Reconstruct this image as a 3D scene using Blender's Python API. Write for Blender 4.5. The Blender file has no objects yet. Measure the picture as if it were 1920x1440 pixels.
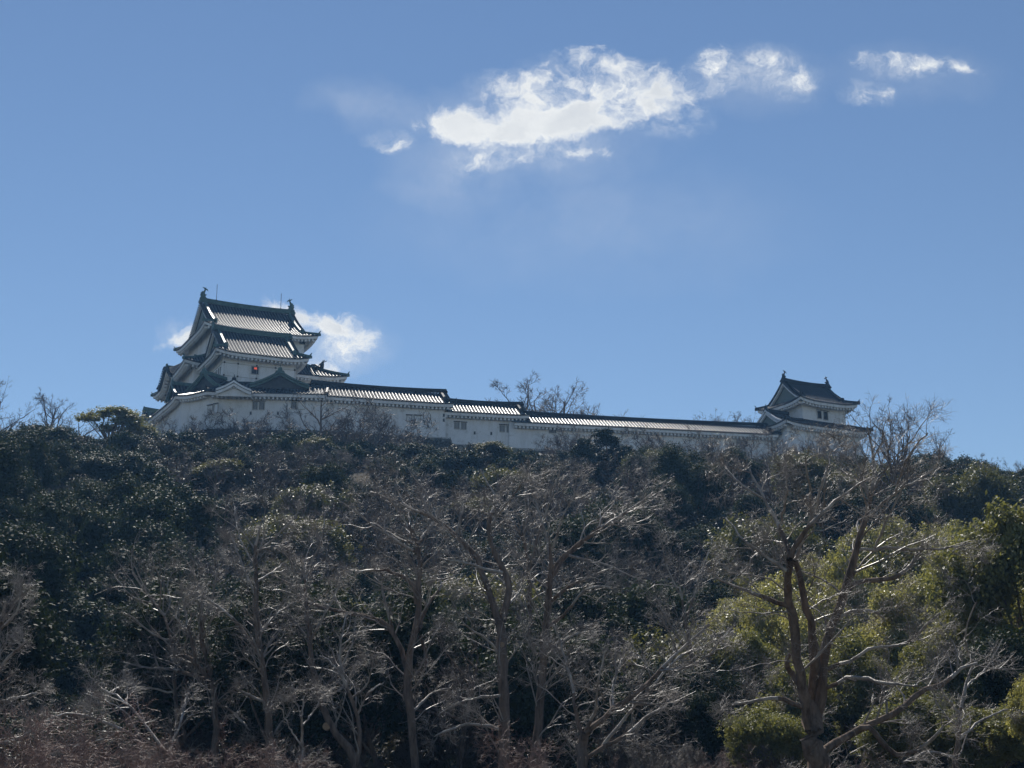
import bpy, math, random
import numpy as np
R = math.radians
scene = bpy.context.scene
COL = scene.collection

# ------------------------------------------------------------------ camera
PITCH = R(14.4); FPX = 2700.0; CZ = 1.6
cam = bpy.data.cameras.new('camera'); cam.sensor_width = 36; cam.lens = FPX / 1920 * 36
cam.clip_start = 0.5; cam.clip_end = 8000
camo = bpy.data.objects.new('camera', cam); COL.objects.link(camo)
camo.location = (0, 0, CZ); camo.rotation_euler = (math.pi / 2 + PITCH, 0, 0)
scene.camera = camo

def ray(px, py):
    u = (px - 960) / FPX; v = (720 - py) / FPX
    return np.array((u, math.cos(PITCH) - v * math.sin(PITCH), math.sin(PITCH) + v * math.cos(PITCH)))
def at(px, py, Y):
    d = ray(px, py); t = Y / d[1]
    return np.array((d[0] * t, Y, CZ + d[2] * t))

# ------------------------------------------------------------------ light
SUN_EL, SUN_AZ = R(47), R(-11)          # azimuth measured from +Y towards +X
sd = bpy.data.lights.new('sun', 'SUN'); sd.energy = 4.9; sd.angle = R(0.6); sd.color = (1, .95, .87)
so = bpy.data.objects.new('sun', sd); COL.objects.link(so)
from mathutils import Vector
sdir = Vector((math.sin(SUN_AZ) * math.cos(SUN_EL), math.cos(SUN_AZ) * math.cos(SUN_EL), math.sin(SUN_EL)))
so.rotation_euler = sdir.to_track_quat('Z', 'Y').to_euler()
scene.view_settings.view_transform = 'Standard'; scene.view_settings.look = 'None'
scene.view_settings.gamma = 1; scene.view_settings.exposure = 0.0
scene.cycles.max_bounces = 4; scene.cycles.diffuse_bounces = 2; scene.cycles.glossy_bounces = 2
scene.cycles.transmission_bounces = 2; scene.cycles.transparent_max_bounces = 4
scene.cycles.caustics_reflective = False; scene.cycles.caustics_refractive = False
scene.cycles.use_denoising = True
try: scene.cycles.denoiser = 'OPENIMAGEDENOISE'
except Exception: pass
scene.cycles.sample_clamp_direct = 12; scene.cycles.sample_clamp_indirect = 4
scene.render.film_transparent = False

# ------------------------------------------------------------------ world: sky with clouds by direction
def build_world():
    w = bpy.data.worlds.new('World'); scene.world = w; w.use_nodes = True
    nt = w.node_tree; N = nt.nodes; L = nt.links; N.clear()
    out = N.new('ShaderNodeOutputWorld'); bg = N.new('ShaderNodeBackground'); bg.inputs[1].default_value = 0.09
    L.new(bg.outputs[0], out.inputs[0])
    sky = N.new('ShaderNodeTexSky'); sky.sky_type = 'NISHITA'; sky.sun_disc = False
    sky.sun_elevation = SUN_EL; sky.sun_rotation = SUN_AZ
    sky.altitude = 300; sky.air_density = 1.0; sky.dust_density = 0.0; sky.ozone_density = 2.0
    def math_(op, a, b=None, c=None, clamp=False):
        n = N.new('ShaderNodeMath'); n.operation = op; n.use_clamp = clamp
        for i, v in enumerate((a, b, c)):
            if v is None: continue
            if isinstance(v, (int, float)): n.inputs[i].default_value = v
            else: L.new(v, n.inputs[i])
        return n.outputs[0]
    def vm(op, a, b):
        n = N.new('ShaderNodeVectorMath'); n.operation = op
        for i, v in enumerate((a, b)):
            if isinstance(v, tuple): n.inputs[i].default_value = v
            else: L.new(v, n.inputs[i])
        return n
    tc = N.new('ShaderNodeTexCoord')
    sp = N.new('ShaderNodeSeparateXYZ'); L.new(tc.outputs['Generated'], sp.inputs[0])
    yy = math_('MAXIMUM', sp.outputs[1], 0.05)
    a = math_('DIVIDE', sp.outputs[0], yy); b = math_('DIVIDE', sp.outputs[2], yy)
    cb = N.new('ShaderNodeCombineXYZ'); L.new(a, cb.inputs[0]); L.new(b, cb.inputs[1])
    P = cb.outputs[0]
    # domain warp
    nz = N.new('ShaderNodeTexNoise'); nz.inputs['Scale'].default_value = 26; nz.inputs['Detail'].default_value = 6; nz.inputs['Roughness'].default_value = .6
    L.new(P, nz.inputs['Vector'])
    wv = vm('SUBTRACT', nz.outputs['Color'], (.5, .5, .5)).outputs[0]
    wv = vm('MULTIPLY', wv, (.038, .030, 0)).outputs[0]
    PW = vm('ADD', P, wv).outputs[0]
    blobs = CLOUDS
    acc = None
    for (px, py, rx, ry, s, rot) in blobs:
        d = ray(px, py); c = (d[0] / d[1], d[2] / d[1], 0)
        q = vm('SUBTRACT', PW, c).outputs[0]
        mp = N.new('ShaderNodeMapping'); mp.vector_type = 'TEXTURE'
        mp.inputs['Rotation'].default_value = (0, 0, R(rot))
        mp.inputs['Scale'].default_value = (rx / 2700 / .955, ry / 2700 / .955, 1)
        L.new(q, mp.inputs[0])
        ln = vm('LENGTH', mp.outputs[0], (0, 0, 0)); 
        m = math_('MULTIPLY_ADD', ln.outputs['Value'], -s, s); m = math_('MAXIMUM', m, 0)
        acc = m if acc is None else math_('MAXIMUM', acc, m) if False else math_('ADD', acc, m)
    n2 = N.new('ShaderNodeTexNoise'); n2.inputs['Scale'].default_value = 42; n2.inputs['Detail'].default_value = 9; n2.inputs['Roughness'].default_value = .66
    L.new(PW, n2.inputs['Vector'])
    t = math_('MULTIPLY_ADD', n2.outputs[0], 3.8, -1.95)
    gate = math_('MULTIPLY', acc, 6, clamp=True)
    t = math_('MULTIPLY', t, gate)
    den = math_('ADD', acc, t)
    mr = N.new('ShaderNodeMapRange'); mr.interpolation_type = 'SMOOTHSTEP'
    mr.inputs['From Min'].default_value = 0.02; mr.inputs['From Max'].default_value = 1.4; mr.inputs['To Max'].default_value = 1
    L.new(den, mr.inputs[0])
    # thin veil round the clouds
    acc2 = None
    for (px, py, rx, ry, s) in VEILS:
        d = ray(px, py); c = (d[0] / d[1], d[2] / d[1], 0)
        q = vm('SUBTRACT', PW, c).outputs[0]
        q = vm('MULTIPLY', q, (2578 / rx, 2578 / ry, 0)).outputs[0]
        ln = vm('LENGTH', q, (0, 0, 0))
        m = math_('MULTIPLY_ADD', ln.outputs['Value'], -s, s); m = math_('MAXIMUM', m, 0)
        acc2 = m if acc2 is None else math_('ADD', acc2, m)
    n3 = N.new('ShaderNodeTexNoise'); n3.inputs['Scale'].default_value = 14; n3.inputs['Detail'].default_value = 7; n3.inputs['Roughness'].default_value = .6
    L.new(PW, n3.inputs['Vector'])
    vv = math_('MULTIPLY_ADD', n3.outputs[0], 2.2, -.55, clamp=True)
    veil = math_('MULTIPLY', acc2, vv)
    n5 = N.new('ShaderNodeTexNoise'); n5.inputs['Scale'].default_value = 75; n5.inputs['Detail'].default_value = 9; n5.inputs['Roughness'].default_value = .7
    L.new(PW, n5.inputs['Vector'])
    acc3 = None
    for (px, py, rx, ry, s) in WISPS:
        d = ray(px, py); c = (d[0] / d[1], d[2] / d[1], 0)
        q = vm('SUBTRACT', PW, c).outputs[0]; q = vm('MULTIPLY', q, (2578 / rx, 2578 / ry, 0)).outputs[0]; ln = vm('LENGTH', q, (0, 0, 0))
        m = math_('MAXIMUM', math_('MULTIPLY_ADD', ln.outputs['Value'], -s, s), 0); acc3 = m if acc3 is None else math_('ADD', acc3, m)
    wn = math_('POWER', math_('MULTIPLY_ADD', n5.outputs[0], 3.2, -1.15, clamp=True), 1.4)
    veil = math_('ADD', veil, math_('MULTIPLY', acc3, wn))
    tot = math_('ADD', mr.outputs[0], veil, clamp=True)
    fr = math_('GREATER_THAN', sp.outputs[1], 0.06); tot = math_('MULTIPLY', tot, fr)
    hs = N.new('ShaderNodeHueSaturation'); hs.inputs['Saturation'].default_value = SKY_SAT; hs.inputs['Hue'].default_value = SKY_HUE
    hs.inputs['Value'].default_value = SKY_VAL
    tn = N.new('ShaderNodeMixRGB'); tn.blend_type = 'MULTIPLY'; tn.inputs[0].default_value = 1; tn.inputs[2].default_value = (.885, .93, .975, 1)
    L.new(sky.outputs[0], tn.inputs[1]); L.new(tn.outputs[0], hs.inputs['Color'])
    mx = N.new('ShaderNodeMixRGB'); L.new(tot, mx.inputs[0]); L.new(hs.outputs[0], mx.inputs[1])
    n4 = N.new('ShaderNodeTexNoise'); n4.inputs['Scale'].default_value = 30; n4.inputs['Detail'].default_value = 5; L.new(PW, n4.inputs['Vector'])
    sh = math_('MULTIPLY_ADD', n4.outputs[0], -1.1, .95, clamp=True); sh = math_('MULTIPLY', sh, math_('MULTIPLY_ADD', den, 1.2, -.7, clamp=True), clamp=True)
    cm = N.new('ShaderNodeMixRGB'); L.new(sh, cm.inputs[0]); cm.inputs[1].default_value = (10.2, 10.4, 10.4, 1); cm.inputs[2].default_value = (6.0, 6.5, 7.2, 1)
    L.new(cm.outputs[0], mx.inputs[2])
    L.new(mx.outputs[0], bg.inputs[0])
SKY_SAT, SKY_HUE, SKY_VAL = 1.0, 0.5, 1.0
# px, py, radius x, radius y, strength, tilt
CLOUDS = [(850, 228, 90, 50, 1.15, 0), (930, 236, 135, 54, 1.5, 3), (1030, 228, 135, 60, 1.55, 8), (1110, 208, 105, 66, 1.2, 20),
          (1000, 162, 130, 46, 1.0, 15), (1140, 120, 115, 42, 1.1, -14), (1235, 175, 105, 64, 1.35, 18), (1180, 230, 90, 36, .6, 25),
          (748, 270, 44, 13, .62, 8), (900, 305, 50, 20, .55, -5), (975, 300, 34, 20, .5, 10), (1095, 285, 80, 24, .45, -10),
          (1345, 110, 48, 34, .52, 60), (1345, 160, 48, 34, .52, 30), (1430, 112, 62, 24, .42, -20), (1480, 138, 66, 36, .42, -30),
          (1740, 122, 110, 24, .7, -4), (1815, 125, 50, 14, .6, -12), (1645, 178, 56, 20, .58, 15), (1635, 118, 60, 24, .45, 10),
          (570, 592, 95, 34, 1.25, -20), (648, 620, 78, 42, 1.25, -15), (535, 580, 60, 22, .9, 0), (600, 692, 55, 24, 1.0, -20),
          (345, 632, 55, 20, 1.0, 25), (385, 616, 50, 26, 1.1, 20), (650, 660, 70, 28, .6, 0)]
WISPS = [(1345, 135, 60, 60, .8), (1430, 125, 90, 55, .6), (1490, 150, 60, 50, .6), (1720, 125, 130, 30, .7), (1640, 175, 70, 30, .6), (1110, 160, 200, 80, .6), (1000, 280, 160, 50, .5), (900, 300, 80, 34, .6), (1250, 220, 110, 60, .6), (960, 160, 110, 40, .5),
         (640, 640, 90, 60, .6), (360, 625, 70, 34, .6), (730, 262, 60, 24, .5), (600, 700, 80, 30, .5)]
VEILS = [(720, 210, 110, 60, .28), (1010, 245, 330, 120, .35), (850, 330, 160, 90, .3), (1420, 150, 170, 90, .25), (1720, 140, 190, 80, .2),
         (640, 650, 120, 70, .4), (1100, 420, 500, 160, .15), (650, 180, 100, 50, .16)]
build_world()

# ------------------------------------------------------------------ materials
def mat(name, col, rough=.7, spec=.3, noise=0, nscale=3, col2=None, metallic=0, bump=0, bscale=20, coat=0, thresh=(.35, .65), space='Object', stretch=(1, 1, 1), emis=None):
    m = bpy.data.materials.new(name); m.use_nodes = True
    nt = m.node_tree; N = nt.nodes; L = nt.links
    p = N['Principled BSDF']
    p.inputs['Base Color'].default_value = (*col, 1); p.inputs['Roughness'].default_value = rough
    p.inputs['Specular IOR Level'].default_value = spec; p.inputs['Metallic'].default_value = metallic
    tc = N.new('ShaderNodeTexCoord'); mp = N.new('ShaderNodeMapping'); L.new(tc.outputs[space], mp.inputs[0]); mp.inputs['Scale'].default_value = stretch
    if col2:
        n = N.new('ShaderNodeTexNoise'); n.inputs['Scale'].default_value = nscale; n.inputs['Detail'].default_value = 6; n.inputs['Roughness'].default_value = .65
        L.new(mp.outputs[0], n.inputs['Vector'])
        r = N.new('ShaderNodeValToRGB'); r.color_ramp.elements[0].position = thresh[0]; r.color_ramp.elements[1].position = thresh[1]
        r.color_ramp.elements[0].color = (*col, 1); r.color_ramp.elements[1].color = (*col2, 1)
        L.new(n.outputs[0], r.inputs[0]); L.new(r.outputs[0], p.inputs['Base Color'])
    if bump:
        n = N.new('ShaderNodeTexNoise'); n.inputs['Scale'].default_value = bscale; n.inputs['Detail'].default_value = 5
        L.new(mp.outputs[0], n.inputs['Vector'])
        b = N.new('ShaderNodeBump'); b.inputs['Strength'].default_value = bump; b.inputs['Distance'].default_value = .05
        L.new(n.outputs[0], b.inputs['Height']); L.new(b.outputs[0], p.inputs['Normal'])
    if emis:
        p.inputs['Emission Color'].default_value = (*emis[0], 1); p.inputs['Emission Strength'].default_value = emis[1]
    return m
def leaf_mat(name, c1, c2, trans=.35, rough=.4, spec=.5, gscale=.5):
    m = bpy.data.materials.new(name); m.use_nodes = True
    nt = m.node_tree; N = nt.nodes; L = nt.links
    p = N['Principled BSDF']; out = N['Material Output']
    p.inputs['Roughness'].default_value = rough; p.inputs['Specular IOR Level'].default_value = spec
    g = N.new('ShaderNodeNewGeometry'); tc = N.new('ShaderNodeTexCoord')
    n = N.new('ShaderNodeTexNoise'); n.inputs['Scale'].default_value = gscale; n.inputs['Detail'].default_value = 4
    L.new(tc.outputs['Object'], n.inputs['Vector'])
    ad = N.new('ShaderNodeMath'); ad.operation = 'MULTIPLY_ADD'; ad.inputs[1].default_value = .5
    L.new(g.outputs['Random Per Island'], ad.inputs[0]); 
    sb = N.new('ShaderNodeMath'); sb.operation = 'MULTIPLY_ADD'; sb.inputs[1].default_value = 1.6; sb.inputs[2].default_value = -.55
    L.new(n.outputs[0], sb.inputs[0]); L.new(sb.outputs[0], ad.inputs[2])
    oi = N.new('ShaderNodeObjectInfo')
    ad2 = N.new('ShaderNodeMath'); ad2.operation = 'MULTIPLY_ADD'; ad2.inputs[1].default_value = .4; L.new(oi.outputs['Random'], ad2.inputs[0]); L.new(ad.outputs[0], ad2.inputs[2])
    ad2.use_clamp = True
    r = N.new('ShaderNodeValToRGB'); r.color_ramp.elements[0].color = (*c1, 1); r.color_ramp.elements[1].color = (*c2, 1)
    L.new(ad2.outputs[0], r.inputs[0]); L.new(r.outputs[0], p.inputs['Base Color'])
    t = N.new('ShaderNodeBsdfTranslucent')
    mul = N.new('ShaderNodeMixRGB'); mul.blend_type = 'MULTIPLY'; mul.inputs[0].default_value = 1; mul.inputs[2].default_value = (1.35, 1.35, .8, 1)
    L.new(r.outputs[0], mul.inputs[1]); L.new(mul.outputs[0], t.inputs[0])
    mx = N.new('ShaderNodeMixShader'); mx.inputs[0].default_value = trans
    L.new(p.outputs[0], mx.inputs[1]); L.new(t.outputs[0], mx.inputs[2]); L.new(mx.outputs[0], out.inputs[0])
    return m
def stone_mat():
    m = bpy.data.materials.new('castle_stone'); m.use_nodes = True
    nt = m.node_tree; N = nt.nodes; L = nt.links; p = N['Principled BSDF']; p.inputs['Roughness'].default_value = .9
    tc = N.new('ShaderNodeTexCoord'); v = N.new('ShaderNodeTexVoronoi'); v.inputs['Scale'].default_value = 1.5
    L.new(tc.outputs['Object'], v.inputs['Vector'])
    v2 = N.new('ShaderNodeTexVoronoi'); v2.feature = 'DISTANCE_TO_EDGE'; v2.inputs['Scale'].default_value = 1.5; L.new(tc.outputs['Object'], v2.inputs['Vector'])
    r = N.new('ShaderNodeValToRGB'); r.color_ramp.elements[0].color = (.10, .10, .085, 1); r.color_ramp.elements[1].color = (.26, .25, .21, 1)
    sc = N.new('ShaderNodeSeparateColor'); L.new(v.outputs['Color'], sc.inputs[0]); L.new(sc.outputs[0], r.inputs[0])
    r2 = N.new('ShaderNodeValToRGB'); r2.color_ramp.elements[1].position = .09; r2.color_ramp.elements[0].color = (.12, .12, .12, 1)
    L.new(v2.outputs[0], r2.inputs[0])
    mx = N.new('ShaderNodeMixRGB'); mx.blend_type = 'MULTIPLY'; mx.inputs[0].default_value = 1
    L.new(r.outputs[0], mx.inputs[1]); L.new(r2.outputs[0], mx.inputs[2]); L.new(mx.outputs[0], p.inputs['Base Color'])
    b = N.new('ShaderNodeBump'); b.inputs['Distance'].default_value = .25; L.new(v2.outputs[0], b.inputs['Height']); L.new(b.outputs[0], p.inputs['Normal'])
    return m
def plaster_mat():
    m = mat('white_plaster', (.80, .79, .76), .85, .2)
    nt = m.node_tree; N = nt.nodes; L = nt.links; p = N['Principled BSDF']
    tc = N.new('ShaderNodeTexCoord')
    def ns(scale, stretch, lo, hi, c0, c1):
        mp = N.new('ShaderNodeMapping'); mp.inputs['Scale'].default_value = stretch; L.new(tc.outputs['Object'], mp.inputs[0])
        n = N.new('ShaderNodeTexNoise'); n.inputs['Scale'].default_value = scale; n.inputs['Detail'].default_value = 7; n.inputs['Roughness'].default_value = .7
        L.new(mp.outputs[0], n.inputs['Vector'])
        r = N.new('ShaderNodeValToRGB'); r.color_ramp.elements[0].position = lo; r.color_ramp.elements[1].position = hi
        r.color_ramp.elements[0].color = (*c0, 1); r.color_ramp.elements[1].color = (*c1, 1); L.new(n.outputs[0], r.inputs[0]); return r.outputs[0]
    a = ns(.35, (1, 1, 1), .35, .65, (.74, .745, .75), (.86, .865, .87))
    b = ns(1.1, (1, 1, .22), .34, .5, (.84, .83, .80), (1, 1, 1))
    c = ns(.55, (1, 1, 1.6), .33, .43, (.66, .65, .62), (1, 1, 1))
    m1 = N.new('ShaderNodeMixRGB'); m1.blend_type = 'MULTIPLY'; m1.inputs[0].default_value = 1; L.new(a, m1.inputs[1]); L.new(b, m1.inputs[2])
    m2 = N.new('ShaderNodeMixRGB'); m2.blend_type = 'MULTIPLY'; m2.inputs[0].default_value = .8; L.new(m1.outputs[0], m2.inputs[1]); L.new(c, m2.inputs[2])
    L.new(m2.outputs[0], p.inputs['Base Color'])
    return m
M = dict(
    bed=mat('roof_tile_bed', (.012, .016, .024), .8, .2, col2=(.04, .045, .05), nscale=2),
    tile=mat('roof_tile', (.035, .04, .047), .42, .24, col2=(.085, .085, .085), nscale=2.2, bump=.12, bscale=6),
    plaster=plaster_mat(),
    copper=mat('green_copper', (.055, .10, .085), .5, .4, col2=(.11, .18, .155), nscale=1.6),
    darktile=mat('ridge_tile', (.014, .018, .024), .6, .3, col2=(.03, .034, .04), nscale=3),
    dark=mat('window_dark', (.012, .014, .018), .35, .5),
    grey=mat('gable_board', (.16, .20, .19), .8, .2, col2=(.24, .27, .25), nscale=2),
    timber=mat('dark_timber', (.06, .05, .045), .8, .2),
    wood=mat('shutter_wood', (.42, .41, .39), .8, .2, col2=(.52, .51, .48), nscale=4),
    metal=mat('thin_metal', (.12, .12, .13), .5, .5, metallic=.6),
    red_glow=mat('red_glow_plate', (.8, .1, .04), .5, .3, emis=((1, .14, .06), .55)),  # red glow in a window, given by a weakly emissive plate
    stone=stone_mat(),
    soil=mat('hill_soil', (.045, .037, .028), .95, .1, col2=(.09, .075, .05), nscale=.6, bump=.6, bscale=3),
    grass=mat('ground_grass', (.07, .08, .03), .95, .1, col2=(.13, .12, .06), nscale=.8),
    bark=mat('bark_brown', (.085, .062, .048), .9, .2, col2=(.25, .185, .14), nscale=5, stretch=(1, 1, .25), bump=.8, bscale=9),
    twig=mat('twig_grey', (.13, .105, .085), .45, .5, col2=(.40, .35, .30), nscale=1.2),
    limb=mat('limb_bark_sunlit', (.17, .135, .11), .55, .45, col2=(.50, .45, .39), nscale=3, bump=.6, bscale=14),  # pale bark of thin limbs, with their sunlit edges put into the colour
    twigf=mat('twig_far', (.058, .047, .040), .6, .35, col2=(.16, .132, .115), nscale=.7),
    twigr=mat('twig_red', (.19, .11, .085), .55, .4, col2=(.32, .21, .17), nscale=1.5),
    pale=mat('bark_pale', (.38, .36, .33), .6, .4, col2=(.20, .18, .15), nscale=9),
    cut=mat('cut_wood', (.42, .30, .19), .8, .2, col2=(.32, .21, .13), nscale=12),
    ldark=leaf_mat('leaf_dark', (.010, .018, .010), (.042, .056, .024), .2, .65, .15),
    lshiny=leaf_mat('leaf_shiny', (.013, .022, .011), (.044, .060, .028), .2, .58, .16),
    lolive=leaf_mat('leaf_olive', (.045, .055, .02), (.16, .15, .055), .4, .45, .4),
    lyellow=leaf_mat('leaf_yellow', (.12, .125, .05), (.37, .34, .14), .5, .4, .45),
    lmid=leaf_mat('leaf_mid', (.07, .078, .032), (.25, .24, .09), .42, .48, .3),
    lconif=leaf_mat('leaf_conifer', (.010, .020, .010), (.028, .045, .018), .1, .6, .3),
    livy=leaf_mat('leaf_ivy', (.030, .034, .022), (.075, .065, .045), .2, .5, .3),
)

# ------------------------------------------------------------------ object helpers
def link(o): COL.objects.link(o); return o
def tag(o, label=None, cat=None, group=None, kind=None):
    if label: o['label'] = label
    if cat: o['category'] = cat
    if group: o['group'] = group
    if kind: o['kind'] = kind
    return o
def empty(name, loc, label, cat, group=None):
    o = bpy.data.objects.new(name, None); o.location = tuple(loc); link(o); o.empty_display_size = .5
    return tag(o, label, cat, group)
class MB:
    def __init__(s): s.v = []; s.f = []; s.mi = []; s.m = 0
    def add(s, vs, fs):
        b = len(s.v); s.v.extend([tuple(map(float, p)) for p in vs]); s.f.extend([tuple(b + i for i in f) for f in fs]); s.mi.extend([s.m] * len(fs))
    def box(s, c, h, ax=(1, 0), taper=1):
        c = np.array(c, float); a = np.array((ax[0], ax[1], 0.)); a /= np.linalg.norm(a); b = np.array((-a[1], a[0], 0)); z = np.array((0, 0, 1.))
        vs = []
        for k in (-1, 1):
            t = taper if k > 0 else 1
            for i, j in ((-1, -1), (1, -1), (1, 1), (-1, 1)): vs.append(c + a * h[0] * i * t + b * h[1] * j * t + z * h[2] * k)
        s.add(vs, [(3, 2, 1, 0), (4, 5, 6, 7), (0, 1, 5, 4), (1, 2, 6, 5), (2, 3, 7, 6), (3, 0, 4, 7)])
    def grid(s, G):          # G (n,m,3)
        n, m = len(G), len(G[0]); vs = [p for r in G for p in r]
        s.add(vs, [(i * m + j, i * m + j + 1, (i + 1) * m + j + 1, (i + 1) * m + j) for i in range(n - 1) for j in range(m - 1)])
    def sweep(s, pts, w, h, cap=None, w2=None):   # bar of rectangular section following pts (base centre)
        pts = [np.array(p, float) for p in pts]; n = len(pts); rows = []
        for i, p in enumerate(pts):
            t = pts[min(i + 1, n - 1)] - pts[max(i - 1, 0)]; t[2] = 0; t = t / (np.linalg.norm(t) + 1e-9); b = np.array((-t[1], t[0], 0))
            ww = w if np.isscalar(w) else w[i]; hh = h if np.isscalar(h) else h[i]
            z = np.array((0, 0, hh)); tw = ww * (w2 or 1)
            rows.append([p - b * ww / 2, p - b * tw / 2 + z, p + b * tw / 2 + z, p + b * ww / 2])
        vs = [q for r in rows for q in r]; fs = []
        for i in range(n - 1):
            for j in range(4):
                a = i * 4 + j; c = i * 4 + (j + 1) % 4; fs.append((a, c, c + 4, a + 4))
        fs.append((0, 3, 2, 1)); e = (n - 1) * 4; fs.append((e, e + 1, e + 2, e + 3)); s.add(vs, fs)
    def tube(s, pts, r, n=6, cap=True):
        pts = [np.array(p, float) for p in pts]; k = len(pts); vs = []; fs = []
        for i, p in enumerate(pts):
            t = pts[min(i + 1, k - 1)] - pts[max(i - 1, 0)]; t /= (np.linalg.norm(t) + 1e-9)
            up = np.array((0, 0, 1.)) if abs(t[2]) < .9 else np.array((1., 0, 0)); a = np.cross(t, up); a /= np.linalg.norm(a); b = np.cross(a, t)
            rr = r if np.isscalar(r) else r[i]
            for q in range(n): g = 2 * math.pi * q / n; vs.append(p + a * rr * math.cos(g) + b * rr * math.sin(g))
        for i in range(k - 1):
            for q in range(n): fs.append((i * n + q, i * n + (q + 1) % n, (i + 1) * n + (q + 1) % n, (i + 1) * n + q))
        if cap: fs.append(tuple(reversed(range(n)))); fs.append(tuple(range((k - 1) * n, k * n)))
        s.add(vs, fs)
    def build(s, name, mats, parent=None, smooth=False):
        if not isinstance(mats, (list, tuple)): mats = [mats]
        me = bpy.data.meshes.new(name); me.from_pydata(s.v, [], s.f)
        for m in mats: me.materials.append(m)
        if len(mats) > 1: me.polygons.foreach_set('material_index', s.mi)
        if smooth: me.polygons.foreach_set('use_smooth', [True] * len(me.polygons))
        me.update(); o = bpy.data.objects.new(name, me); link(o)
        if parent is not None:
            o.parent = parent; q = parent; off = Vector((0, 0, 0))
            while q is not None: off += q.location; q = q.parent
            o.location = -off         # meshes are given in world coordinates
        return o
def np_mesh(name, V, F, mats, mi=None, smooth=False):
    me = bpy.data.meshes.new(name); V = np.ascontiguousarray(V, dtype=np.float32); F = np.ascontiguousarray(F, dtype=np.int32); k = F.shape[1]
    me.vertices.add(len(V)); me.vertices.foreach_set('co', V.ravel()); me.loops.add(F.size); me.loops.foreach_set('vertex_index', F.ravel())
    me.polygons.add(len(F)); me.polygons.foreach_set('loop_start', np.arange(0, F.size, k, dtype=np.int32))
    for m in mats: me.materials.append(m)
    if mi is not None: me.polygons.foreach_set('material_index', np.ascontiguousarray(mi, dtype=np.int32))
    if smooth: me.polygons.foreach_set('use_smooth', np.ones(len(F), dtype=bool))
    me.update(calc_edges=True); return me

def V2(x, y): return np.array((float(x), float(y)))
def P3(p, z): return np.array((p[0], p[1], z))
def cross_plane(px, py, A, B):      # where a line of sight meets the vertical plane through A and B (a wall)
    d = ray(px, py); t = V2(*B) - V2(*A); n = np.array((-t[1], t[0])); k = (n @ V2(*A)) / (n @ d[:2])
    return np.array((d[0] * k, d[1] * k, CZ + d[2] * k))

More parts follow.
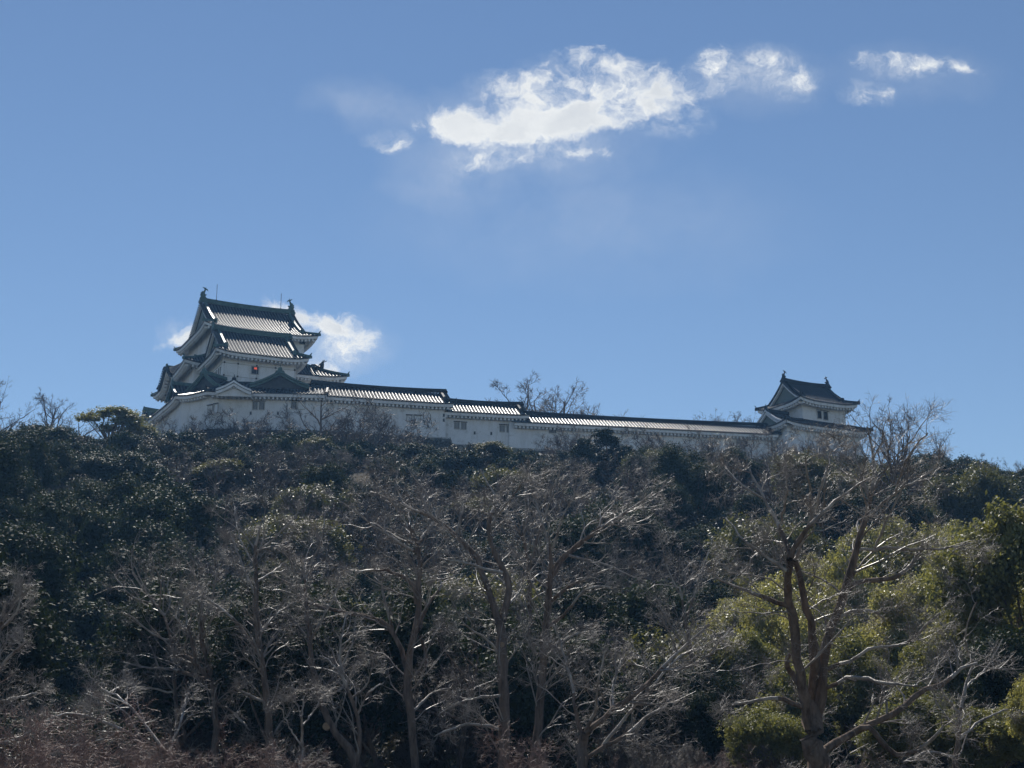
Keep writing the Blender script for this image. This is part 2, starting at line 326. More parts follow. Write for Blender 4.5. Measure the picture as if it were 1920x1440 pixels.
# ------------------------------------------------------------------ Japanese tiled roofs
def corner_lift(x, t, W, e0, e1, c, La):
    l = 0
    if c[0]: l += c[0] * max(0, 1 - max(0, x - e0 * t) / La) ** 2.2 * (1 - t)
    if c[1]: l += c[1] * max(0, 1 - max(0, W - x - e1 * t) / La) ** 2.2 * (1 - t)
    return l
def roof_face(mt, mw, O0, O1, dep, hf, e=(1, 1), lift=(.5, .5), La=5, upper=None, ov=1.6, soff=.35, bump=None, sp=.5, rr=.105, z0=0, band=.40, mw_m=0, ends=(True, True)):
    """one slope above the eave O0->O1 (inside lies to its left); dep depth of the skirt, e = hip run per unit depth at both ends,
    upper=(g0,g1,D2): between g0 and W-g1 the slope goes on to depth D2."""
    O0 = V2(*O0); O1 = V2(*O1); W = np.linalg.norm(O1 - O0); a = (O1 - O0) / W; n = np.array((-a[1], a[0]))
    E0, E1 = e[0] * dep, e[1] * dep
    def dmax(x):
        if upper and upper[0] - 1e-6 <= x <= W - upper[1] + 1e-6: return upper[2]
        d = dep
        if e[0] > 0: d = min(d, x / e[0])
        if e[1] > 0: d = min(d, (W - x) / e[1])
        return max(d, 0.0)
    def z(x, d):
        t = min(1, d / dep); v = z0 + hf(d) + corner_lift(x, t, W, E0, E1, lift, La)
        if bump: v += bump(x)
        return v
    def pt(x, d, dz=0): q = O0 + a * x + n * d; return np.array((q[0], q[1], z(x, d) + dz))
    nc = max(2, int(round(W / sp))); step = W / nc
    xs = [i * step for i in range(nc + 1)]
    if upper: xs = sorted(set(xs + [upper[0] - 1e-4, upper[0], W - upper[1], W - upper[1] + 1e-4]))
    K = 7; cols = []
    for x in xs:
        dm = dmax(x); cols.append([pt(x, dm * k / K) for k in range(K + 1)])
    mt.m = 1; mt.grid(cols); mt.m = 0
    for i in range(nc):
        x = (i + .5) * step; dm = dmax(x)
        if dm < .12: continue
        k_ = max(2, min(8, int(dm / .7) + 1)); rows = []
        for k in range(k_ + 1):
            d = -.10 + (dm + .10) * k / k_; q = pt(x, max(d, 0)); q[:2] += n * min(d, 0)
            rows.append([q + np.array((a[0] * rr * math.cos(g), a[1] * rr * math.cos(g), rr * .95 * math.sin(g) + .01)) for g in (math.pi, 2.4, math.pi / 2, .74, 0)])
        mt.grid(rows)
        q = rows[0]; mt.add(q, [(0, 1, 2, 3, 4)])
    # dark tile edge
    mt.grid([[pt(x, 0), pt(x, 0, -.13), pt(x, .12, -.13)] for x in xs])
    # white under-eave: band, then soffit to the wall
    if mw is not None:
        mw.m = mw_m
        prof = [(.08, -.13), (.12, -.13 - band), (.34, -.15 - band), (.36, -.02 - band + .02), (ov, -.10 - band + soff + .02)]
        G = []
        nx = max(6, int(W / .8))
        for i in range(nx + 1):
            row = []
            for (d, dz) in prof:
                lo = e[0] * d; hi = W - e[1] * d; x = lo + (hi - lo) * i / nx
                zz = z0 + hf(0) + corner_lift(W * i / nx, 0, W, E0, E1, lift, La) * (1 - .75 * max(0, d - .4) / ov) + (bump(x) if bump else 0) + dz
                q = O0 + a * x + n * d; row.append((q[0], q[1], zz))
            G.append(row)
        mw.grid(G)
        k = int(W / .58)
        for i in range(k):
            x = (i + .5) * W / k
            if x < e[0] * .6 + .2 or x > W - e[1] * .6 - .2: continue
            q = O0 + a * x + n * .55
            zz = z0 + hf(0) + corner_lift(x, 0, W, E0, E1, lift, La) - .13 - band + (bump(x) if bump else 0)
            mw.box((q[0], q[1], zz - .13), (.14, .26, .17), a)
    return pt, a, n, W
def hip_bar(mr, pt, x0, d0, x1, d1, w=.3, h=.32, n=8, tip=True, off=0.02):
    P = []
    for i in range(n + 1): t = i / n; p = pt(x0 + (x1 - x0) * t, d0 + (d1 - d0) * t, off); P.append(p)
    if tip:
        t = P[0] - P[1]; t[2] = 0; t /= np.linalg.norm(t) + 1e-9
        P = [P[0] + t * .35 + np.array((0, 0, .62)), P[0] + t * .10 + np.array((0, 0, .22))] + P
        ws = [.08, w * .8] + [w] * (n + 1); hs = [.08, h * .8] + [h] * (n + 1); mr.sweep(P, ws, hs)
        p = P[2]; mr.box((p[0] + t[0] * .1, p[1] + t[1] * .1, p[2] + .05), (.2, .2, .2), (t[0], t[1]))
    else: mr.sweep(P, w, h)
def ridge_bar(mr, A, B, zr, w=.5, h=.7, rise=.2, endblock=True, n=10):
    A = V2(*A); B = V2(*B); P = []
    for i in range(n + 1):
        t = i / n; q = A + (B - A) * t; P.append((q[0], q[1], zr - .05 + rise * (2 * t - 1) ** 2))
    mr.sweep(P, w, h, w2=.8)
    mr.sweep([(p[0], p[1], p[2] + h) for p in P], w * 1.15, .14, w2=.6)
    mr.sweep([(p[0], p[1], p[2] + h * .5) for p in P], w * 1.08, .06)
    if endblock:
        t = (B - A) / np.linalg.norm(B - A)
        for q, s in ((A, -1), (B, 1)):
            c = q + t * s * .12
            mr.box((c[0], c[1], zr + h * .25 + rise), (.16, w * .85, h * .65), t, .75)
            mr.box((c[0] + t[0] * s * .1, c[1] + t[1] * s * .1, zr + h * .1 + rise), (.12, w * 1.2, h * .3), t, .8)
            mr.box((c[0], c[1], zr + h * 1.0 + rise), (.14, w * .45, h * .25), t, .6)
def gable_end(mw, mt, mg, c, a, n, half, hf, d0, D2, zr0, face, th=.35, board=.45, inset=.5, m_board=0):
    """the triangular end of a gable; c = point under the ridge at the verge, a = along ridge inwards, n = across"""
    K = 8; L = []
    for s in (-1, 1):
        outer = []; inner = []
        for k in range(K + 1):
            q = d0 + (D2 - d0) * k / K; off = (half - q) * s
            p = c + n * off; z = zr0 + hf(q)
            outer.append(np.array((p[0], p[1], z))); inner.append(np.array((p[0], p[1], z - board)))
        ai = np.array((a[0], a[1], 0)) * th
        mw.m = m_board
        mw.grid([[o - .10 * ai + (0, 0, -.12), i - .10 * ai, i + ai, o + ai + (0, 0, -.12)] for o, i in zip(outer, inner)])
        for k in range(K * 3):
            f = (k + .5) / (K * 3) * K; i0 = int(f); fr = f - i0; o = outer[i0] * (1 - fr) + outer[i0 + 1] * fr
            mt.tube([o - np.array((a[0], a[1], 0)) * .22 + (0, 0, .06), o + np.array((a[0], a[1], 0)) * .3 + (0, 0, .06)], .11, 6)
        L.append([i + np.array((a[0], a[1], 0)) * inset for i in inner])
    mg.grid([[p, q] for p, q in zip(L[0], L[1])])
def irimoya(root, name, N, ang, W, D, z, g, H, pa, lift=.5, La=5, ov=1.6, ridge_mat='copper', ridge_w=.5, ridge_h=.62, sp=.5, over=.9, soff=.45, gable='grey', kuda=True, plain=False):
    """hip-and-gable roof: N = near corner of the eave rectangle, ang = direction of the long front"""
    N = V2(*N); u = V2(math.cos(ang), math.sin(ang)); v = V2(-u[1], u[0]); D2 = D / 2
    pb = (H - pa * D2) / D2 ** 2; hf = lambda d: pa * d + pb * d * d
    C = [N, N + u * W, N + u * W + v * D, N + v * D]
    mt, mw, mr = MB(), MB(), MB(); mgs = [MB(), MB()]; res = []
    for i in range(4):
        main = i in (0, 2); l0 = 0 if plain and i in (0, 3) else 1; l1 = 0 if plain and i in (2, 3) else 1
        if plain and i == 3: res.append(None); continue
        res.append(roof_face(mt, mw, C[i], C[(i + 1) % 4], g + (0 if main else .5), hf, e=(l0, l1), lift=(lift * l0, lift * l1), La=La, upper=((g - over) * l0, (g - over) * l1, D2) if main else None, ov=ov, soff=soff, z0=z, sp=sp))
    # the verge overhang of the main slopes starts at g-over: fill to the hip is by the side slope beneath
    for i in (0, 2):
        pt, a, n, Wd = res[i]
        for x0, s in ((0, 1), (Wd, -1)):
            if plain and ((i == 0 and s > 0) or (i == 2 and s < 0)): continue
            hip_bar(mr, pt, x0, 0, x0 + s * g * .98, g * .98)
            if kuda:
                P = [pt(x0 + s * (g - over + .75), g * .75 + (D2 - g * .75) * k / 8, .04) for k in range(9)]
                mr.sweep(P, .42, .42, w2=.8); q = P[0]; mr.box((q[0], q[1], q[2] + .25), (.30, .22, .36), a, .7)
    A = N + u * ((g - over) if not plain else 0) + v * D2; B = N + u * (W - g + over) + v * D2
    if plain: mgs = mgs[1:]
    else: gable_end(mw, mt, mgs[0], A, u, v, D2, hf, g * .9, D2, z, 0)
    gable_end(mw, mt, mgs[-1], B, -u, v, D2, hf, g * .9, D2, z, 0)
    ridge_bar(mr, A + u * .1, B - u * .1, z + H, ridge_w, ridge_h)
    roof = mt.build(name, [M['tile'], M['bed']], root)
    mw.build('eaves', M['plaster'], roof); mr.build('ridge', M[ridge_mat], roof)
    for mg in mgs: mg.build('gable', M[gable], roof)
    return roof, A, B, z + H + ridge_h
def dormer(root, c, face, half, zp, zb, back, ridge='copper', board='copper', gable='darktile', bw=.3, name='dormer_gable'):
    """triangular dormer gable; c = point under the peak at the front, face = outward direction"""
    c = V2(*c); f = V2(*face); f /= np.linalg.norm(f); s = np.array((-f[1], f[0])); Hh = zp - zb
    hf = lambda q: Hh * (.62 * q / half + .38 * (q / half) ** 2)
    mt, mb, mg, mr = MB(), MB(), MB(), MB()
    for sg in (-1, 1):
        K = 8; nb = max(2, int(back / .46))
        def pt(k, r, dz=0): q = half * k / K; p = c - f * r + s * sg * (half - q); return np.array((p[0], p[1], zb + hf(q) + dz))
        mt.m = 1; mt.grid([[pt(k, back * r / nb) for k in range(K + 1)] for r in range(nb + 1)]); mt.m = 0
        for r in range(nb):
            rc = (r + .5) * back / nb
            mt.grid([[pt(k, rc) + np.array((f[0] * .12 * math.cos(g), f[1] * .12 * math.cos(g), .12 * math.sin(g))) for k in range(K + 1)] for g in (math.pi, 2.2, .94, 0)])
        mb.sweep([pt(k, -.05, .04) for k in range(K + 1)], .34, .30, w2=.8)
        mb.m = 1; mb.grid([[pt(k, -.08, -.04), pt(k, -.08, -.04 - bw), pt(k, .2, -.04 - bw)] for k in range(K + 1)]); mb.m = 0
        mg.grid([[pt(k, .45, -.1), (pt(k, .45)[0], pt(k, .45)[1], zb - .6)] for k in range(K + 1)])
        for k in range(K * 2):
            p = pt(k / 2, -.12, .08); mt.tube([p, p - np.array((f[0], f[1], 0)) * .4], .1, 6)
    e = c - f * back
    mr.sweep([(c[0] + f[0] * .1, c[1] + f[1] * .1, zp + .12), (c[0] - f[0] * .5, c[1] - f[1] * .5, zp), (e[0], e[1], zp)], .42, .5, w2=.8)
    mr.box((c[0], c[1], zp + .35), (.45, .16, .42), s, .55); mr.box((c[0], c[1], zp + .1), (.75, .13, .2), s, .7); mr.box((c[0], c[1], zp + .95), (.07, .07, .25), s, .4)
    d = mt.build(name, [M['tile'], M['bed']], root); mb.build('bargeboard', [M[board], M['plaster'] if board != 'copper' else M[board]], d); mg.build('gable', M[gable], d); mr.build('ridge', M[ridge], d)
    return d
def shachi(parent, p, axis, s=1.0, m='copper', name='fish_finial'):
    """upright fish ornament: head low, body curling up to a forked tail; axis points towards the ridge"""
    a = np.array((axis[0], axis[1], 0.)); a /= np.linalg.norm(a); b = np.array((-a[1], a[0], 0)); mb = MB(); p = np.array(p, float)
    prof = [(.30, 0, .30), (.05, .10, .40), (-.14, .40, .40), (-.12, .75, .33), (.02, 1.08, .26), (.16, 1.32, .18), (.22, 1.5, .11)]
    ring = []
    for x, z, r in prof:
        ring.append([p + (a * (x + math.cos(g) * r) + b * math.sin(g) * r * .7) * s + np.array((0, 0, (z + .12 * math.cos(g) * .5) * s)) for g in [k * math.pi / 4 for k in range(9)]])
    mb.grid(ring)
    def fin(pts, th=.05):
        A = [p + (a * x) * s + np.array((0, 0, z * s)) + b * th * s for x, z in pts]; B = [q - 2 * b * th * s for q in A]; n = len(pts)
        mb.add(A + B, [tuple(range(n)), tuple(reversed(range(n, 2 * n)))] + [(i, i + n, (i + 1) % n + n, (i + 1) % n) for i in range(n)])
    fin([(.18, 1.42), (.30, 1.46), (.52, 1.42), (.72, 1.20), (.66, 1.50), (.46, 1.66), (.28, 1.66)])
    fin([(.28, 1.44), (.24, 1.70), (.02, 1.84), (-.22, 1.84), (-.08, 1.72), (.06, 1.60), (.14, 1.42)])
    fin([(.25, 1.5), (.34, 1.5), (.34, 1.92), (.22, 1.78)])
    fin([(-.45, .2), (-.60, .55), (-.48, .62), (-.52, .95), (-.36, .92), (-.30, 1.2), (-.15, 1.1), (-.3, .5)], .04)
    fin([(.3, .35), (.52, .62), (.34, .58), (.2, .7)], .2)
    mb.box(p + np.array((0, 0, -.12 * s)), (.5 * s, .3 * s, .16 * s), (a[0], a[1]))
    return mb.build(name, M[m], parent, smooth=False)
def rect(N, ang, W, D, i0=0, i1=None, j0=None, j1=None):
    u = V2(math.cos(ang), math.sin(ang)); v = V2(-u[1], u[0]); N = V2(*N)
    i1 = i0 if i1 is None else i1; j0 = i0 if j0 is None else j0; j1 = j0 if j1 is None else j1
    return [N + u * i0 + v * j0, N + u * (W - i1) + v * j0, N + u * (W - i1) + v * (D - j1), N + u * i0 + v * (D - j1)]
def walls(poly, z0, z1, root, flare=0, name='wall', closed=True):
    mb = MB(); n = len(poly); c = sum(poly) / n
    for i in range(n if closed else n - 1):
        A, B = poly[i], poly[(i + 1) % n]; rows = []
        k = max(1, int(np.linalg.norm(B - A) / 3))
        for j in range(7):
            t = j / 6; z = z0 + (z1 - z0) * t; f = flare * (1 - t) ** 2
            def o(p): dd = (p - c); return p + dd / np.linalg.norm(dd) * f * 1.3
            rows.append([P3(o(A + (B - A) * q / k), z) for q in range(k + 1)])
        mb.grid(rows)
    return mb.build(name, M['plaster'], root)
def window(wall, A, B, px0, py0, px1, py1, bars=4, name='window', red_glow=False, hood=True, shutter=False, closed=False):
    a = cross_plane(px0, py0, A, B); b = cross_plane(px1, py1, A, B); t = V2(*B) - V2(*A); t /= np.linalg.norm(t); n = np.array((t[1], -t[0]))
    w = abs((b - a)[:2] @ t) / 2; h = abs(b[2] - a[2]) / 2; c = (a + b) / 2
    m = MB(); m.m = 0
    m.box(c + np.array((*n, 0)) * .0, (w, .03, h), t)
    m.m = 1
    for s in (-1, 1): q = c + np.array((*(t * s * (w + .05) + n * .03), 0)); m.box(q, (.05, .06, h + .06), t)
    for s in (-1, 1): q = c + np.array((*(n * .03), s * (h + .05))); m.box(q, (w, .06, .05), t)
    if bars and not closed:
        m.m = 3 if shutter else 1
        for k in range(bars): q = c + np.array((*(t * w * (2 * (k + 1) / (bars + 1) - 1) + n * .05), 0)); m.box(q, (.035, .03, h), t)
    if hood: m.m = 2; q = c + np.array((*(n * .12), h + .14)); m.box(q, (w + .16, .14, .035), t)
    return m.build(name, [M['plaster'] if closed else M['dark'], M['wood'], M['timber'], M['timber']], wall)
def loophole(wall, A, B, px, py, w=.22, h=.42):
    c = cross_plane(px, py, A, B); t = V2(*B) - V2(*A); t /= np.linalg.norm(t); m = MB(); m.box(c, (w / 2, .03, h / 2), t); m.m = 1
    for s in (-1, 1): m.box(c + np.array((*(t * s * (w / 2 + .025)), 0)), (.025, .045, h / 2 + .05), t)
    m.box(c + np.array((0, 0, h / 2 + .03)), (w / 2, .05, .03), t)
    return m.build('loophole', [M['dark'], M['wood']], wall)
def skirt(root, outer, inner, zo, zi, name='lower_roof', lift=.5, La=5, ov=1.6, ridge='copper', bumps=None, faces=None, conc=.3, soff=.4, closed=True, lifts=None):
    """lean-to roof ring between an outer eave polygon and an inner wall polygon"""
    mt, mw, mr = MB(), MB(), MB(); n = len(outer); first = {}
    for i in range(n if closed else n - 1):
        if faces is not None and i not in faces: continue
        O0, O1 = outer[i], outer[(i + 1) % n]; I0, I1 = inner[i], inner[(i + 1) % n]
        a = (O1 - O0) / np.linalg.norm(O1 - O0); nn = np.array((-a[1], a[0])); dep = ((I0 - O0) @ nn + (I1 - O1) @ nn) / 2
        e = (((I0 - O0) @ a) / dep, ((O1 - I1) @ a) / dep); H = zi - zo
        hf = lambda d, dep=dep: H * ((1 - conc) * min(d / dep, 1) + conc * min(d / dep, 1) ** 2)
        lf = lifts[i] if lifts else (lift, lift)
        pt, a, nn, W = roof_face(mt, mw, O0, O1, dep, hf, e=e, lift=lf, La=La, ov=ov, soff=soff, z0=zo, bump=(bumps or {}).get(i))
        hip_bar(mr, pt, 0, 0, e[0] * dep * .97, dep * .97, tip=lf[0] > 0)
        if faces is not None and ((i + 1) % n) not in faces: hip_bar(mr, pt, W, 0, W - e[1] * dep * .97, dep * .97, tip=lf[1] > 0)
        P = [pt(e[0] * dep + (W - (e[0] + e[1]) * dep) * k / 6, dep - .15, .03) for k in range(7)]; mr.sweep(P, .3, .25)
    roof = mt.build(name, [M['tile'], M['bed']], root); mw.build('eaves', M['plaster'], roof); mr.build('ridge', M[ridge], roof)
    return roof

# ------------------------------------------------------------------ the castle on its stone terrace
def offset(poly, d):     # inward mitred offset of an open CCW polyline
    out = []; n = len(poly)
    for i in range(n):
        ds = []
        if i > 0: t = poly[i] - poly[i - 1]; ds.append(t / np.linalg.norm(t))
        if i < n - 1: t = poly[i + 1] - poly[i]; ds.append(t / np.linalg.norm(t))
        ns = [np.array((-t[1], t[0])) for t in ds]; m = sum(ns) / len(ns); m /= np.linalg.norm(m)
        out.append(poly[i] + m * d / (m @ ns[0]))
    return out
def terrace(name, top, zt, zb, slope, label):
    """battered dry-stone terrace: top = CCW outline, only the front part matters"""
    mb = MB(); n = len(top); c = sum(top) / n; rows = []
    for j in range(9):
        t = j / 8; z = zt + (zb - zt) * t; off = slope * (.55 * t + .45 * t * t)
        ring = []
        for i in range(n):
            a = top[i] - top[i - 1]; b = top[(i + 1) % n] - top[i]; a /= np.linalg.norm(a); b /= np.linalg.norm(b)
            m = np.array((a[1], -a[0])) + np.array((b[1], -b[0])); m /= np.linalg.norm(m); ring.append(P3(top[i] + m * off, z))
        ring.append(ring[0]); rows.append(ring)
    mb.grid(rows); mb.add([P3(p, zt) for p in top], [tuple(range(n))])
    o = mb.build(name, M['stone']); return tag(o, label, 'stone wall')
def castle():
    th = R(25)
    # stone terraces
    terrace('stone_terrace', [V2(-29, 262), V2(-68, 262), V2(-63, 232), V2(-49.6, 203.4), V2(-42.6, 198.0), V2(-27.6, 199.0), V2(-8.9, 204.6), V2(-7, 230)], 45.9, 35.5, 3.6,
            'tall ivy-covered stone terrace below the big keep at left')
    terrace('stone_terrace', [V2(-6, 262), V2(-8.8, 205.3), V2(2, 207.9), V2(38.6, 216.0), V2(40.3, 211.8), V2(59.2, 222.2), V2(54, 262)], 45.2, 36, 3.2,
            'low stone terrace of fitted blocks under the long gallery and small turret')
    # ---- big keep
    t2 = (V2(-50, 211.8), R(24), 26, 26); top = (V2(-48, 215), R(26), 18.7, 19)
    rt = empty('main_keep', (-42, 224, 46), 'largest white castle keep with two tiers of grey tile roof and green ridges', 'castle keep')
    roof, A, B, zr = irimoya(rt, 'upper_roof', *top, 66.5, 2.4, 6.35, .48, lift=.55, ov=1.8, soff=.75)
    u = (B - A) / np.linalg.norm(B - A)
    shachi(roof, P3(A + u * .45, zr + .25), u, 1.0); shachi(roof, P3(B - u * .45, zr + .25), -u, 1.0)
    for q in (A + u * 2.6, B - u * 2.2):
        m = MB(); m.tube([P3(q, zr), P3(q, zr + 2.9)], .045, 5); m.tube([P3(q, zr), P3(q, zr + .3)], .11, 6); m.build('lightning_rod', M['metal'], roof)
    wt = rect(*top, 1.8); w1 = walls(wt, 59, 66.9, rt)
    wa = rect(*t2, 1.9); w0 = walls(wa, 46, 60.2, rt)
    o = rect(*t2, 0)
    kb = {3: lambda x: 2.3 * max(0, math.cos((x - 11.5) / 5.2 * math.pi / 2)) ** 2 if abs(x - 11.5) < 5.2 else 0}
    r2 = skirt(rt, o, wt, 59.55, 62.4, 'lower_roof', lift=.5, bumps=kb, ov=1.9, soff=.6)
    uu = V2(math.cos(R(24)), math.sin(R(24))); vv = V2(-uu[1], uu[0])
    # curved gable body over the west eave
    c0 = t2[0] + vv * 14.5 + uu * .1; m = MB()
    m.sweep([P3(c0 + uu * k * .8, 62.0) for k in range(6)], .4, .5, w2=.8); m.box(P3(c0 - uu * .1, 62.3), (.12, .4, .4), uu); m.build('ridge', M['copper'], r2)
    m = MB(); pe = t2[0] - uu * .05; P = []
    for k in range(25):
        y_ = 26 - 11.5 + 5.4 * (2 * k / 24 - 1); x_ = 26 - y_; b_ = 2.3 * max(0, math.cos((x_ - 11.5) / 5.2 * math.pi / 2)) ** 2 if abs(x_ - 11.5) < 5.2 else 0
        P.append(P3(pe + vv * y_, 59.35 + b_))
    m.sweep(P, .5, .42); 
    for p in P: m.tube([p + (0, 0, .45) - P3(uu * .45, 0), p + (0, 0, .45) + P3(uu * .2, 0)], .13, 6)
    m.build('verge', M['darktile'], r2)
    m = MB(); K = 12
    m.grid([[P3(c0 + uu * 1.0 + vv * (4.8 * (2 * k / K - 1)), 59.0), P3(c0 + uu * 1.0 + vv * (4.8 * (2 * k / K - 1)), 59.0 + .5 + 2.1 * max(0, math.cos((2 * k / K - 1) * math.pi / 2)) ** 2)] for k in range(K + 1)]); m.build('gable', M['wood'], r2)
    m = MB(); q = P3((-30.2, 221.0), 60.9); m.tube([q, q + (0, 0, .7), q + (.1, 0, 1.1)], [.3, .34, .15], 7)
    for g in range(6): m.tube([q + (0, 0, .9), q + (.75 * math.cos(g), .3 * math.sin(g), .9 + .6 * math.sin(g * 1.3 + .6))], [.09, .05], 5)
    m.sweep([q + (-.3, 0, 0), q + (-1.2, 1.5, .8), q + (-2, 3, 1.2)], .35, .3); m.build('ridge_end_ornament', M['darktile'], r2)
    window(w0, wa[0], wa[1], 381, 703, 392, 724, 4); window(w1, wt[0], wt[1], 562, 637, 572, 646, 0, hood=False)
    # ---- small keep with its polygonal lower storey
    rk = empty('small_keep', (-37, 208, 46), 'small two-storey white keep with a red-glowing window in front of the big keep', 'castle keep')
    kt = (V2(-43.5, 203), R(25), 14.4, 13.8)
    roof, A, B, zr = irimoya(rk, 'upper_roof', *kt, 58.9, 2.0, 5.0, .672, lift=.5, ov=1.7, soff=.7, over=.8, La=4, ridge_h=.65)
    u = (B - A) / np.linalg.norm(B - A)
    m = MB(); q = P3(A, zr); m.tube([q + (0, 0, -.3), q + (-.1, 0, .4), q + (.15, .1, .9), q + (.4, .2, 1.05)], [.3, .28, .2, .1], 7); m.build('ridge_end_ornament', M['copper'], roof)
    wk = rect(*kt, 1.65); wall = walls(wk, 46, 59.2, rk)
    wx = window(wall, wk[0], wk[1], 472, 687, 484, 702, 0, hood=False)
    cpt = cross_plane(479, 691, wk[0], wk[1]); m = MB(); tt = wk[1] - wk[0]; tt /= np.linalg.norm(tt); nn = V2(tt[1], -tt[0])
    m.box(cpt + np.array((*nn * .06, 0)), (.21, .02, .14), tt); m.build('glow_plate', M['red_glow'], wx)
    m = MB()
    for (za, px) in ((57.55, 0), (55.6, 0)):
        P = [P3(wk[0] + (wk[1] - wk[0]) * k / 4 + nn * .02, za) for k in range(5)]; m.sweep(P, .06, .07)
    Lk = np.linalg.norm(wk[1] - wk[0])
    for f in (.02, .205, .46, .72, .985):
        q = wk[0] + tt * Lk * f + nn * .03; m.box(P3(q, 56.4), (.018, .02, 2.6), tt)
        for za in (57.62, 55.67): m.m = 1; m.box(P3(q + nn * .06, za), (.11, .06, .11), tt); m.m = 0
    for za in (57.55, 55.6): m.sweep([P3(wk[3] + (wk[0] - wk[3]) * k / 4 - tt * .02, za) for k in range(5)], .06, .07)
    for k in range(5): q = wk[0] + (wk[3] - wk[0]) * (.12 + .1 * k) - tt * .04; m.m = 1; m.box(P3(q, 56.4), (.04, .04, .8), tt); m.m = 0
    m.build('wall_beam', [M['wood'], M['timber']], wall)
    E = [V2(-57.2, 217.6), V2(-48.3, 200.2), V2(-43.0, 196.5), V2(-26.3, 198.2)]
    skirt(rk, E, offset(E, 5.6), 51.0, 53.7, 'lower_roof', lift=.5, closed=False, ov=1.2, soff=.5, La=3.5, faces=[0, 1, 2], lifts=[(0, .5), (.35, .1), (.1, 0)], ridge='darktile', conc=.25)
    Wp = offset(E, 1.15); lw = walls(Wp, 45.9, 51.1, rk, closed=False)
    fa = V2(math.sin(R(5)), -math.cos(R(5)))
    dormer(rk, (-33.4, 200.4), fa, 4.2, 54.75, 52.75, 6, gable='tile')
    dormer(rk, (-44.6, 201.4), (-.5, -.86), 3.9, 54.9, 52.1, 5, gable='tile')
    dormer(rk, (-50.2, 206.0), (-.89, -.45), 2.8, 54.4, 52.3, 4, gable='tile')
    d = dormer(rk, (-39.0, 195.6), fa, 2.45, 52.0, 50.75, 4.5, ridge='darktile', board='plaster', gable='plaster', bw=.4)
    m = MB(); s = np.array((-fa[1], fa[0]))
    for k in range(-5, 6):
        q = V2(-39.0, 195.6) - fa * .35 + s * k * .4; m.box(P3(q, 51.42 - .52 * (abs(k) / 5) ** .8 * 1.25), (.09, .2, .12), s)
    m.build('rafter_ends', M['plaster'], d)
    A, B = Wp[2], Wp[3]
    window(lw, A, B, 474.5, 754, 482, 768, 3); window(lw, A, B, 487, 754, 495, 768, 3); window(lw, A, B, 547, 753, 555, 766.5, 3)
    window(lw, A, B, 559.5, 754, 571, 767, 0, closed=True); loophole(lw, A, B, 470, 775); loophole(lw, A, B, 521, 775)
    A, B = Wp[1], Wp[2]; window(lw, A, B, 391, 762, 398, 775, 0, closed=True, hood=True); window(lw, A, B, 403, 759, 408, 773, 0, closed=True)
    # ---- gate house roof peeping out behind the west slope
    rr = empty('rear_turret', (-61, 236, 46), 'small green-ridged roof peeping out behind the left edge of the keep', 'turret')
    _, A, B, zr = irimoya(rr, 'roof', (-61.3, 233.6), R(26), 10, 7.4, 54.9, 1.3, 2.7, .6, lift=.45, ov=1.1, La=3, over=.6)
    walls(rect((-61.3, 233.6), R(26), 10, 7.4, 1.1), 45, 55, rr)
    # ---- galleries
    def gallery(N, ang, W, D, z, H, rh, zb, label, wins=(), loops=(), closed=()):
        g = empty('gallery', (*(V2(*N) + 2), zb), label, 'castle gallery', 'white castle galleries between the keep and the turret')
        N = V2(*N); irimoya(g, 'roof', N, ang, W, D, z, 1.3, H, H / (D / 2) * .97, lift=.18, La=3, ov=1.0, soff=.3, ridge_mat='darktile', ridge_w=.42, ridge_h=rh, over=.9, gable='plaster', kuda=True, plain=True)
        w = rect(N, ang, W, D, i0=-.6 if zb < 45.5 else .9, i1=1.05, j0=1.05); wl = walls(w, zb, z + .1, g); A, B = w[0], w[1]
        m = MB(); t = (B - A) / np.linalg.norm(B - A); n = V2(t[1], -t[0])
        m.box(P3((A + B) / 2 + n * .03, zb + .12), (np.linalg.norm(B - A) / 2, .05, .12), t); m.build('base_sill', M['wood'], wl)
        for a in wins: window(wl, A, B, *a)
        for a in closed: window(wl, A, B, *a, 0, closed=True)
        for a in loops: loophole(wl, A, B, *a)
        k = int(W / 2.7)
        for i in range(k):
            q = A + t * (i + .5) * np.linalg.norm(B - A) / k + n * .03; m = MB(); P = [P3(q + t * .3 * math.cos(x), z - .62 - .18 * math.sin(x)) for x in [math.pi * j / 6 for j in range(7)]]
            m.tube([p + np.array((*n * .03, 0)) for p in P], .03, 4); m.build('plaster_bracket', M['wood'], wl)
    gallery((-27.9, 198.4), R(16), 20.3, 8.2, 50.95, 2.5, .42, 45.9, 'white gallery nearest the keeps, with the highest tiled roof of the three',
            closed=[(763, 779.5, 771, 790), (777, 780, 788, 791)], loops=[(802.5, 799), (832, 779), (832, 788)])
    gallery((-9.8, 204.5), R(13.5), 12.9, 7.6, 50.05, 2.3, .38, 45.2, 'middle white gallery with two pairs of dark windows',
            wins=[(852.5, 792, 860.5, 804), (865.5, 793, 873.5, 805), (937.5, 797.5, 945.5, 809.5), (950.5, 798.5, 958.5, 810.5)], loops=[(890, 812), (921, 813), (975, 817)])
    gallery((0.4, 206.5), R(12.4), 41.5, 6.8, 48.9, 1.95, .32, 44.9, 'longest white gallery, running low from the middle to the small turret',
            wins=[(1381, 824, 1390, 835), (1394, 825, 1401, 836), (1030, 803, 1042, 812)], loops=[])
    # ---- right turret
    tr = empty('corner_turret', (48, 220, 45), 'small two-storey white turret with dark roofs at the right end of the wall', 'turret')
    tt_ = (V2(44.4, 215.2), R(28), 11.5, 10.9)
    roof, A, B, zr = irimoya(tr, 'upper_roof', *tt_, 54.55, 2.0, 3.95, .42, lift=.5, ov=1.4, soff=.55, La=4, ridge_mat='darktile', ridge_w=.4, ridge_h=.5, over=.9)
